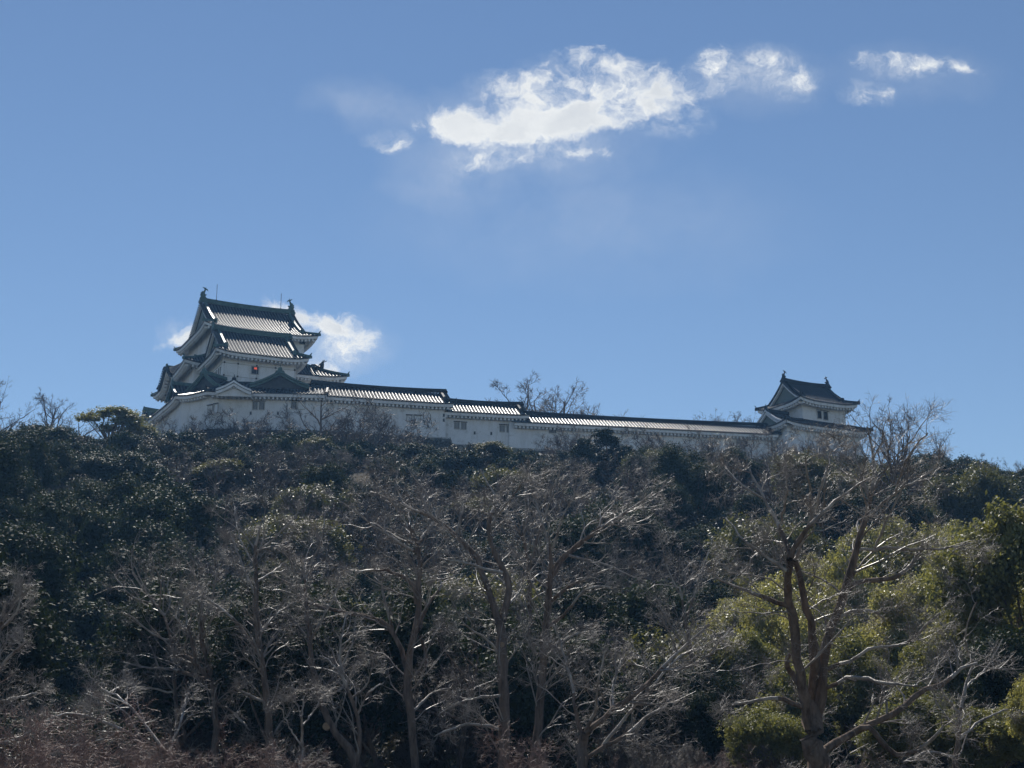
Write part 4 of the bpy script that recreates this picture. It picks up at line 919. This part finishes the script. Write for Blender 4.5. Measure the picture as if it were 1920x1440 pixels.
    guided('leafless tree in the leftmost third with a forked pale trunk leaning left', 58,
        [(405, 1440, 9.5), (401, 1310, 8.5), (394, 1255, 7), (379, 1200, 6), (381, 1157, 4)],
        [[(394, 1275, 6), (354, 1233, 5), (328, 1230, 3)], [(368, 1240, 4.5), (357, 1197, 4), (346, 1138, 3), (339, 1091, 2)], [(398, 1272, 4), (375, 1270, 4), (321, 1255, 3.5), (270, 1251, 2.5), (233, 1242, 1.5)], [(381, 1160, 3), (372, 1100, 2.5), (350, 1050, 1.5)],
         [(383, 1165, 3), (400, 1110, 2.5), (410, 1060, 1.5)], [(400, 1310, 4), (440, 1340, 3.5), (470, 1370, 2)]], 9)
    guided('slender bare tree curving left in front of the dark evergreens', 60, [(335, 1440, 5.5), (325, 1220, 4.5), (317, 1182, 4), (299, 1138, 3.5), (277, 1117, 2.5), (248, 1073, 2)],
        [[(320, 1200, 3), (290, 1190, 2.5), (240, 1150, 2)], [(299, 1138, 2.5), (300, 1090, 2), (280, 1040, 1.5)], [(326, 1250, 3), (350, 1200, 2), (360, 1150, 1.5)], [(328, 1300, 3), (280, 1290, 2.5), (230, 1300, 1.5)], [(290, 1130, 2), (250, 1120, 1.8), (215, 1080, 1.5)]], 10, dens=(8, 6, 4, 2))
    guided('low bare tree with one pale limb arching down to the left', 44, [(335, 1440, 8), (320, 1418, 7), (300, 1405, 6)],
        [[(305, 1408, 6), (284, 1397, 5.5), (219, 1365, 4.5), (175, 1346, 4), (124, 1339, 3), (85, 1352, 2)], [(320, 1420, 4), (280, 1370, 3.5), (240, 1320, 3), (190, 1290, 2)], [(315, 1415, 4), (340, 1350, 3), (350, 1300, 2)], [(230, 1370, 3), (180, 1390, 2.5), (120, 1400, 2)], [(260, 1380, 3), (230, 1330, 2), (160, 1300, 1.5)]], 11, dens=(9, 6, 5, 2))
    guided('thin young bare tree standing left of the low-limbed straight trunk', 50, [(671, 1440, 6), (674, 1365, 5.5), (656, 1303, 4.5), (638, 1252, 3.5), (640, 1200, 2.5), (650, 1150, 1.5)],
        [[(670, 1340, 3), (690, 1300, 2.5), (720, 1280, 1.5)], [(650, 1280, 3), (620, 1240, 2), (600, 1230, 1.5)], [(660, 1310, 3), (690, 1280, 2), (700, 1230, 1.5)], [(640, 1220, 2), (670, 1180, 1.5)]], 12, dens=(8, 5, 4, 2))
    guided('pale-barked sapling near the bottom edge', 40, [(563, 1440, 4), (567, 1400, 3.6), (566, 1345, 3)],
        [[(567, 1400, 2.5), (545, 1370, 2), (530, 1330, 1.5)], [(566, 1350, 2.5), (570, 1310, 2), (590, 1270, 1.5)], [(566, 1360, 2.5), (590, 1330, 2), (600, 1310, 1.5)], [(565, 1345, 2), (550, 1300, 1.5)]], 13, barkm='pale', dens=(9, 6, 5, 2), drift=.8)
    guided('bare tree leaning in from the left edge', 48, [(-40, 1440, 12), (-30, 1330, 10), (-15, 1240, 8), (0, 1180, 6), (10, 1130, 3)],
        [[(-20, 1280, 5), (20, 1230, 4), (50, 1200, 2)], [(-5, 1200, 5), (-20, 1130, 3), (-10, 1080, 2)], [(-28, 1330, 5), (20, 1310, 4), (70, 1300, 2.5)], [(0, 1180, 4), (30, 1150, 3), (40, 1110, 2)], [(-35, 1400, 5), (20, 1390, 4), (60, 1370, 2)]], 14)
    guided('bare tree with light grey limbs fanning out left of the biggest leafless tree', 70, [(1290, 1440, 9), (1292, 1360, 8), (1300, 1290, 7), (1296, 1230, 5.5), (1285, 1160, 4), (1275, 1100, 2.5)],
        [[(1298, 1290, 4.5), (1330, 1230, 3.5), (1370, 1180, 2.5)], [(1296, 1230, 4), (1260, 1180, 3), (1230, 1120, 2)], [(1286, 1165, 3.5), (1310, 1090, 2.5), (1330, 1030, 1.5)], [(1278, 1120, 3), (1250, 1060, 2), (1240, 1010, 1.5)], [(1293, 1350, 4), (1250, 1320, 3), (1220, 1270, 2)]], 15)
    guided('multi-limbed bare tree in front of the yellow-green crowns near the right edge', 42, [(1790, 1440, 7), (1795, 1390, 6), (1800, 1340, 5), (1810, 1290, 4), (1830, 1240, 3)],
        [[(1795, 1390, 4), (1840, 1350, 3), (1890, 1330, 2)], [(1800, 1340, 4), (1770, 1300, 3), (1750, 1250, 2)], [(1810, 1290, 3), (1850, 1250, 2.5), (1880, 1200, 1.5)], [(1825, 1250, 2.5), (1810, 1190, 2), (1830, 1130, 1.5)], [(1790, 1420, 4), (1740, 1410, 3), (1690, 1430, 2)]], 16, dens=(5, 5, 4, 2))
fg_trees()

# ------------------------------------------------------------------ single trees, shrubs and evergreens one can tell apart
def named_trees():
    EG, BG, SG, RG, YG = 'evergreen trees on the hillside', 'leafless trees along the skyline', 'bare shrubs in front of the gallery walls', 'reddish twiggy shrubs along the bottom', 'yellow-green evergreens at lower right'
    # skyline, bare
    for a in [(-20, 705, 196, PB, 1, 'bare tree cut by the left edge against the sky'), (95, 728, 190, PB, 4, 'thin bare branches rising alone against the sky at left'),
              (165, 775, 200, PB, 2, 'small bare treetop on the skyline just left of the pale-leaved tree'),
              (1672, 748, 140, PB, 1, 'tall bare tree rising right beside the small turret'), (1748, 800, 180, PB, 1, 'round-headed bare tree standing alone on the right skyline'),
              (1648, 775, 150, PB, 0, 'shorter bare tree close to the right corner of the small turret'),
              (1840, 850, 175, PB, 2, 'low bare tree on the skyline near the right edge'), (1895, 855, 170, PB, 0, 'bare tree on the skyline at the right edge')]:
        tree_at(*a[:4], a[4], a[5], group=BG)
    for a in [(935, 712, 232, PB, 2, 'bare tree behind the roof of the middle gallery'), (1035, 718, 234, PB, 4, 'spreading bare tree behind the left end of the longest gallery'), (990, 716, 240, PB, 2, 'pale bare tree between the two behind the galleries'), (1140, 766, 240, PS, 0, 'tiny bare treetop peeping over the longest gallery'),
              (1345, 768, 236, PB, 1, 'bare treetop over the roof left of the small turret'), (1392, 766, 232, PB, 3, 'bare treetop directly beside the turret, above the gallery roof')]:
        tree_at(*a[:4], a[4], a[5], group=BG, z=45.2, rpx=78 if a[0] < 1100 else None)
    # bare shrubs in front of the walls
    for a in [(430, 770, 191, PS, 0, 'dark bare shrub left of the first pair of gallery windows'), (500, 742, 190, PS, 1, 'bare shrub in front of the lower storey windows of the keep'),
              (608, 728, 190, PB, 2, 'upright bare tree in front of the bend in the wall'), (705, 748, 189, PS, 2, 'wide bare bush in front of the nearest gallery'), (665, 765, 187, PS, 0, 'bare bush at the left of the wide one'), (755, 775, 190, PS, 1, 'small bare bush at the right of the wide one'),
              (330, 788, 196, PS, 0, 'bare bush under the left slope of the keep'), (372, 782, 193, PS, 2, 'bare bush in front of the curved foot of the keep'),
              (1035, 795, 196, PS, 1, 'bare bush in front of the left end of the longest gallery'), (1080, 800, 192, PS, 2, 'bare bush just left of the dark conifers'), (1205, 800, 190, PS, 0, 'bare bush right of the dark conifers'), (1260, 806, 195, PS, 1, 'bare bush under the middle of the longest gallery'),
              (1320, 806, 196, PS, 2, 'bare bush under the right part of the longest gallery'), (1400, 806, 194, PS, 0, 'bare bush covering the pair of windows beside the turret'), (1470, 812, 190, PS, 1, 'bare bush at the foot of the turret'), (1530, 812, 188, PS, 2, 'bare bush in front of the turret wall'), (1580, 826, 188, PS, 0, 'bare bush at the right corner of the turret')]:
        tree_at(*a[:4], a[4], a[5], group=SG, name='bare_shrub', cat='shrub', crown='branches')
    # evergreens: px, top, Y, protos, i, radius px, material, label
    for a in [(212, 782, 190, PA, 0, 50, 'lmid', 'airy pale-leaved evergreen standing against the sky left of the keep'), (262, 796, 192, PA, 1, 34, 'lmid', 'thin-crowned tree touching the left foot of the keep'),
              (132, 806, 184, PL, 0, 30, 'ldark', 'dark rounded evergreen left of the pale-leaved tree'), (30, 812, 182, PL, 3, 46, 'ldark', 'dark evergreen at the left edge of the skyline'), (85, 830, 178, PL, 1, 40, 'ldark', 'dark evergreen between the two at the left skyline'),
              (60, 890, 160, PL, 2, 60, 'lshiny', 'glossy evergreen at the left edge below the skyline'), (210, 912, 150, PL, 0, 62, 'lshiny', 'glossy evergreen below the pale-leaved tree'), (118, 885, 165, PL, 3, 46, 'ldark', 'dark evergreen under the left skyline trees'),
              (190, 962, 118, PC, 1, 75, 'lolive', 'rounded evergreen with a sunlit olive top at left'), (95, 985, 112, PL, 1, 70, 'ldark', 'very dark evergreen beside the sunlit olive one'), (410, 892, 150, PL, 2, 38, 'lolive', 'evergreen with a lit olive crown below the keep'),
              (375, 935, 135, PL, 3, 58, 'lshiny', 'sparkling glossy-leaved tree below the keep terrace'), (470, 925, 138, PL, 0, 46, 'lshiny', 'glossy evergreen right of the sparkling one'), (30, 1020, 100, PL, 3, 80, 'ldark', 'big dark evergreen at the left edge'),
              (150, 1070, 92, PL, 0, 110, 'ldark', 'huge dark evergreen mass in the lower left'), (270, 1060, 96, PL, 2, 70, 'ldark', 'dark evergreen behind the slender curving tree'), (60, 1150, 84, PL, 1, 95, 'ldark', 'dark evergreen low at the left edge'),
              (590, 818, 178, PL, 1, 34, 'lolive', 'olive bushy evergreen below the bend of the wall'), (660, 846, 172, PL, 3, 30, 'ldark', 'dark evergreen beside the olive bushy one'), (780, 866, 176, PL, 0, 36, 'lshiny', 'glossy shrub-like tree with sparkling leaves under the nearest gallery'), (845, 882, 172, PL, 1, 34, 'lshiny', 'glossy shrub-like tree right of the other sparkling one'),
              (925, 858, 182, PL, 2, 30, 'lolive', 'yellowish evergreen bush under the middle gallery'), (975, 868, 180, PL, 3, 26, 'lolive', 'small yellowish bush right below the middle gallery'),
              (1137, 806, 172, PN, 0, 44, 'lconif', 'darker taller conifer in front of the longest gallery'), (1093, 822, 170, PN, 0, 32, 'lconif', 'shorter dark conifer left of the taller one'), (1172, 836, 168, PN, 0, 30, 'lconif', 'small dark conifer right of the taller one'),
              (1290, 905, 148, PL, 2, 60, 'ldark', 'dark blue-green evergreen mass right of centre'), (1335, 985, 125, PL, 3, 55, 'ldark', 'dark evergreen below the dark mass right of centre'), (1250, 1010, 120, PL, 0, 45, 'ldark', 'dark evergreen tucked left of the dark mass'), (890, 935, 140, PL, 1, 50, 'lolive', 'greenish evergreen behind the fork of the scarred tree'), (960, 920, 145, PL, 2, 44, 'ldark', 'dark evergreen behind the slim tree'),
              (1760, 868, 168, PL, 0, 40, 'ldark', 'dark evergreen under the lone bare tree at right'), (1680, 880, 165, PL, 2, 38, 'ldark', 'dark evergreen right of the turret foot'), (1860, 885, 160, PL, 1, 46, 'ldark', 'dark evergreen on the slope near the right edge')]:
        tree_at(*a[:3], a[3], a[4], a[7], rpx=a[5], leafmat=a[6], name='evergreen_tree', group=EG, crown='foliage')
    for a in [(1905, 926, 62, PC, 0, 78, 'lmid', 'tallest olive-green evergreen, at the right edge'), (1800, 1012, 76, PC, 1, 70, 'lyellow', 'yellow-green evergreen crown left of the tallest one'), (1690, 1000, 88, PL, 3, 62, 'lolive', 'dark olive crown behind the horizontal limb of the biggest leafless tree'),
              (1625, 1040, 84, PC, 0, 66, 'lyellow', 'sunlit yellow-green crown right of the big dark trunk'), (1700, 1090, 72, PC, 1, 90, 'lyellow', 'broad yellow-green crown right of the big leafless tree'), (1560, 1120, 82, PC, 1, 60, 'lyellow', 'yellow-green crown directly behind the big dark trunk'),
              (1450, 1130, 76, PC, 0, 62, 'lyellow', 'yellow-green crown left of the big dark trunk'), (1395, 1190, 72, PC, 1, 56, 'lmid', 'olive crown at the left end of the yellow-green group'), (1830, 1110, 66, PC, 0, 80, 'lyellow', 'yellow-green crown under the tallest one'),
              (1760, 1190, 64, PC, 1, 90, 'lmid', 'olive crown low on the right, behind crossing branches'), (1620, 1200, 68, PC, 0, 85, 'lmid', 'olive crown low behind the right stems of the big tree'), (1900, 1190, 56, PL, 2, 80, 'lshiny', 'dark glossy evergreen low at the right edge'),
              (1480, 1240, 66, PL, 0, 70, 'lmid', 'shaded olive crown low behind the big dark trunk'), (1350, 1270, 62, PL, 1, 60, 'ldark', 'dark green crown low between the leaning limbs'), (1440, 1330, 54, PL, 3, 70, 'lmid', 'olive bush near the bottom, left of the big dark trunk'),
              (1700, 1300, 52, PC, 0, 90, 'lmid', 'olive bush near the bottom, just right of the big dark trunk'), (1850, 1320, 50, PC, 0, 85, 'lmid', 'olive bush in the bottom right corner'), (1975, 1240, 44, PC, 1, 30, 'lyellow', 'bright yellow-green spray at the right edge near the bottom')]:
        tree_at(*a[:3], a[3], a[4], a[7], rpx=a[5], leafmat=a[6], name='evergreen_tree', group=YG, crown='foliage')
    for a in [(20, 1270, 38, 0, 'reddish shrub in the bottom left corner'), (105, 1330, 34, 1, 'reddish shrub beside the corner one'), (180, 1300, 40, 0, 'reddish shrub under the pale arching limb'), (260, 1340, 36, 1, 'reddish shrub right of the pale arching limb'),
              (350, 1375, 37, 0, 'reddish shrub left of the pale sapling, at the bottom'), (455, 1350, 40, 1, 'reddish shrub at the foot of the thin upright trunk'), (540, 1385, 35, 0, 'reddish shrub just left of the pale sapling'), (640, 1405, 34, 1, 'low reddish shrub at the foot of the leaning tree'),
              (975, 1350, 42, 0, 'reddish twiggy clump at the foot of the scarred tree'), (1180, 1418, 36, 1, 'low reddish shrub under the right-leaning limbs'), (1320, 1408, 38, 0, 'reddish shrub left of the biggest trunk'), (1420, 1395, 35, 1, 'reddish shrub touching the biggest trunk'), (1600, 1405, 33, 0, 'reddish shrub right of the biggest trunk')]:
        tree_at(a[0], a[1], a[2], PR, a[3], a[4], name='reddish_shrub', cat='shrub', group=RG, crown='branches')
named_trees()

# ------------------------------------------------------------------ the wood itself, one mass
def scatter(name, protos, pts, rot, scl, idx, label):
    src = bpy.data.collections.new(name + '_kinds')
    for i, (meshes, lm) in enumerate(protos):
        for j, me in enumerate(meshes):
            o = bpy.data.objects.new('k%02d%d' % (i, j), me); src.objects.link(o)
            if j == 1 and lm: o.material_slots[0].link = 'OBJECT'; o.material_slots[0].material = M[lm]
    n = len(pts); me = bpy.data.meshes.new(name); P = np.repeat(pts, 2, 0).astype(np.float32); me.vertices.add(2 * n); me.vertices.foreach_set('co', P.ravel())
    for nm, ty, arr in (('rot', 'FLOAT_VECTOR', rot), ('scl', 'FLOAT_VECTOR', scl)):
        me.attributes.new(nm, ty, 'POINT').data.foreach_set('vector', np.repeat(arr, 2, 0).astype(np.float32).ravel())
    ii = np.repeat(np.asarray(idx) * 2, 2); ii[1::2] += 1; me.attributes.new('idx', 'INT', 'POINT').data.foreach_set('value', ii.astype(np.int32))
    o = link(bpy.data.objects.new(name, me)); tag(o, label, 'woodland', kind='stuff')
    ng = bpy.data.node_groups.new(name, 'GeometryNodeTree'); ng.interface.new_socket('Geometry', in_out='INPUT', socket_type='NodeSocketGeometry'); ng.interface.new_socket('Geometry', in_out='OUTPUT', socket_type='NodeSocketGeometry')
    N = ng.nodes; L = ng.links; gi = N.new('NodeGroupInput'); go = N.new('NodeGroupOutput'); ip = N.new('GeometryNodeInstanceOnPoints'); ci = N.new('GeometryNodeCollectionInfo')
    ci.inputs['Collection'].default_value = src; ci.inputs['Separate Children'].default_value = True; ci.inputs['Reset Children'].default_value = True
    def attr(nm, ty): a = N.new('GeometryNodeInputNamedAttribute'); a.data_type = ty; a.inputs['Name'].default_value = nm; return a.outputs['Attribute']
    L.new(gi.outputs[0], ip.inputs['Points']); L.new(ci.outputs[0], ip.inputs['Instance']); ip.inputs['Pick Instance'].default_value = True
    L.new(attr('idx', 'INT'), ip.inputs['Instance Index']); L.new(attr('rot', 'FLOAT_VECTOR'), ip.inputs['Rotation']); L.new(attr('scl', 'FLOAT_VECTOR'), ip.inputs['Scale'])
    L.new(ip.outputs[0], go.inputs[0]); md = o.modifiers.new('scatter', 'NODES'); md.node_group = ng
    return o
def project(p):
    y = p[1]; z = p[2] - CZ; d = y * math.cos(PITCH) + z * math.sin(PITCH); return 960 + FPX * p[0] / d, 720 - FPX * (z * math.cos(PITCH) - y * math.sin(PITCH)) / d
SKYL = ([0, 60, 140, 150, 306, 322, 420, 600, 760, 850, 1000, 1100, 1450, 1620, 1660, 1920], [822, 825, 825, 910, 910, 840, 840, 830, 862, 888, 876, 842, 850, 860, 876, 888])
def woods():
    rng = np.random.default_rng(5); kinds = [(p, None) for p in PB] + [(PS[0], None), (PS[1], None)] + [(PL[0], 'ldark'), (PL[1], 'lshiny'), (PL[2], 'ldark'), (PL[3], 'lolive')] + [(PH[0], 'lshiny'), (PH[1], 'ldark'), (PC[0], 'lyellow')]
    pts = []; rot = []; scl = []; idx = []; HT = lambda k: ptop(kinds[k][0])[0]
    y = 58.0; clr = []
    for (x_, y_, z_, r_) in CLEAR:
        q = project((x_, y_, z_)); clr.append((q[0], y_, q[1], r_ * 2700 / y_))
    while y < 226:
        dx = 2.5 + y * .011; x = -y * .42 - 6 + rng.uniform(0, dx)
        while x < y * .42 + 6:
            xx = x + rng.normal() * .8; yy = y + rng.normal() * 1.0; x += dx
            f = float(foot(xx)) - 5
            inside = yy > f - 1.0 and -62 < xx < 58
            if inside: continue
            g = float(height(xx, yy)); px, py = project((xx, yy, g)); sky = np.interp(px, *SKYL)
            zt = at(min(max(px, -200), 2100), sky, yy)[2]; room = zt - g
            if room < 1.0: continue
            n1 = math.sin(xx * .13 + 2) * math.cos(yy * .09) + .5 * math.sin(xx * .31 + yy * .23)
            pe = .22 + .18 * n1
            if px < 340: pe = .9
            elif px > 1400 and py > 1130: pe = .93
            elif px > 1650: pe = .5
            elif 1180 < px < 1360 and py < 1150: pe = .5
            r = rng.uniform()
            if r < pe:
                if room < 2.6 or rng.uniform() < .15:
                    k = 11 + rng.integers(0, 2); s = rng.uniform(.9, 1.5)
                    if 560 < px < 1700 and rng.uniform() < .6: k = 5 + rng.integers(0, 2); s = min(rng.uniform(.5, .9), room / HT(k))
                else:
                    k = 7 + rng.integers(0, 4); s = rng.uniform(.7, 1.15)
                    if px < 340: k = (7, 9, 9, 10 if px > 200 else 7)[rng.integers(0, 4)]; s *= 1.15
                    if px > 1400 and py > 1130 and rng.uniform() < .75: k = 13 if rng.uniform() < .6 else 10
                    if k == 10 and px < 1400 and rng.uniform() < .4: k = 8
                    H = HT(k) * s
                    if H > room: s *= room / H
            else:
                if room < 4.0 or rng.uniform() < .3: k = 5 + rng.integers(0, 2); s = rng.uniform(.6, 1.1); H = HT(k) * s; s *= min(1, room / H)
                else: k = rng.integers(0, 5); s = rng.uniform(.6, .95); H = HT(k) * s; s *= min(1, room / H)
            if s < .22: continue
            hp = project((xx, yy, g + HT(k) * s)); hid = False
            for (cx, cy, czz, cr) in clr:
                if cy > yy + 2 and abs(hp[0] - cx) < cr * 1.0 and hp[1] < czz + cr * .5: hid = True; break
            if hid and rng.uniform() < (.93 if k > 6 else .8): continue
            if k < 5 and n1 < -.25 and rng.uniform() < .6: continue
            if k < 5 and yy < 115 and rng.uniform() < .6: continue
            pts.append((xx, yy, g)); rot.append((rng.normal() * .05, rng.normal() * .05, rng.uniform(0, 6.28))); scl.append((s, s, s * rng.uniform(.9, 1.1))); idx.append(k)
        y += 2.7 + y * .009
    scatter('woodland', kinds, np.array(pts), np.array(rot), np.array(scl), idx, 'tangle of bare and evergreen trees covering the hillside below the castle')
    # undergrowth
    n = 2600; yy = rng.uniform(40, 205, n); yy = np.where((yy < 66) & (rng.uniform(0, 1, n) < .75), yy + 60, yy); xx = rng.uniform(-1, 1, n) * (yy * .42 + 5); ok = ~((yy > foot(xx) - 1.5) & (xx > -60) & (xx < 57)); xx = xx[ok]; yy = yy[ok]; zz = height(xx, yy); n = len(xx)
    s = rng.uniform(.5, 1.2, n); kinds2 = [(PH[0], 'livy'), (PH[1], 'lshiny'), (PH[0], 'ldark'), (PS[2], None), (PH[1], 'livy')]
    s2 = np.where(True, s, s); idx = rng.integers(0, 5, n); idx = np.where(yy < 66, 3, idx); s2 = np.where(idx == 3, s * .45, s)
    scatter('undergrowth', kinds2, np.stack([xx, yy, zz], 1), np.stack([np.zeros(n), np.zeros(n), rng.uniform(0, 6.28, n)], 1), np.stack([s2, s2, s2 * rng.uniform(.7, 1.2, n)], 1), idx, 'low leafy undergrowth and brambles carpeting the slope')
    print('woodland', len(pts), 'under', n)
woods()
def ivy():
    rng = np.random.default_rng(9); top = [V2(-63, 232), V2(-49.6, 203.4), V2(-42.6, 198.0), V2(-27.6, 199.0), V2(-8.9, 204.6)]; Cs = []; Ns = []
    for i in range(4):
        a, b = top[i], top[i + 1]; L = np.linalg.norm(b - a); t = (b - a) / L; n = np.array((t[1], -t[0])); k = int(L * (1500 if i < 3 else 700)); k //= 6
        s = rng.uniform(0, 1, k); h = rng.uniform(0, 1, k) ** .85; keep = np.sin(s * L * .9) * np.cos(h * 7 + s * 9) + rng.normal(size=k) * .5 > (-.7 if i < 2 else -.1); s = s[keep]; h = h[keep]
        P = a + t * (s * L)[:, None] + n * ((3.4 * (.55 * h + .45 * h * h))[:, None] + rng.uniform(.05, .7, (len(s), 1)))
        C = np.concatenate([P, (45.7 - 9.5 * h)[:, None]], 1); C = np.repeat(C, 6, 0) + rng.normal(size=(len(s) * 6, 3)) * .22; Cs.append(C); Ns.append(np.tile([n[0], n[1], .3], (len(C), 1)))
    V, F = leaves(rng, np.concatenate(Cs), np.concatenate(Ns), .12); o = link(bpy.data.objects.new('ivy', np_mesh('ivy', V, F, [M['livy']]))); tag(o, 'dull ivy and dead creepers hanging over the stone terrace under the keep', 'ivy', kind='stuff')
ivy()

# ------------------------------------------------------------------ thin blue haze volume, added to lift the dark tones towards navy
def haze():
    m = bpy.data.materials.new('haze_volume'); m.use_nodes = True; nt = m.node_tree; nt.nodes.clear()
    o_ = nt.nodes.new('ShaderNodeOutputMaterial'); v = nt.nodes.new('ShaderNodeVolumePrincipled')
    v.inputs['Color'].default_value = (.26, .56, 1, 1); v.inputs['Density'].default_value = HAZE; v.inputs['Anisotropy'].default_value = .2
    nt.links.new(v.outputs[0], o_.inputs['Volume'])
    b = MB(); b.box((0, 310, 15.5), (640, 430, 64.5)); o = b.build('haze', m); tag(o, kind='stuff')
HAZE = .0003
haze()
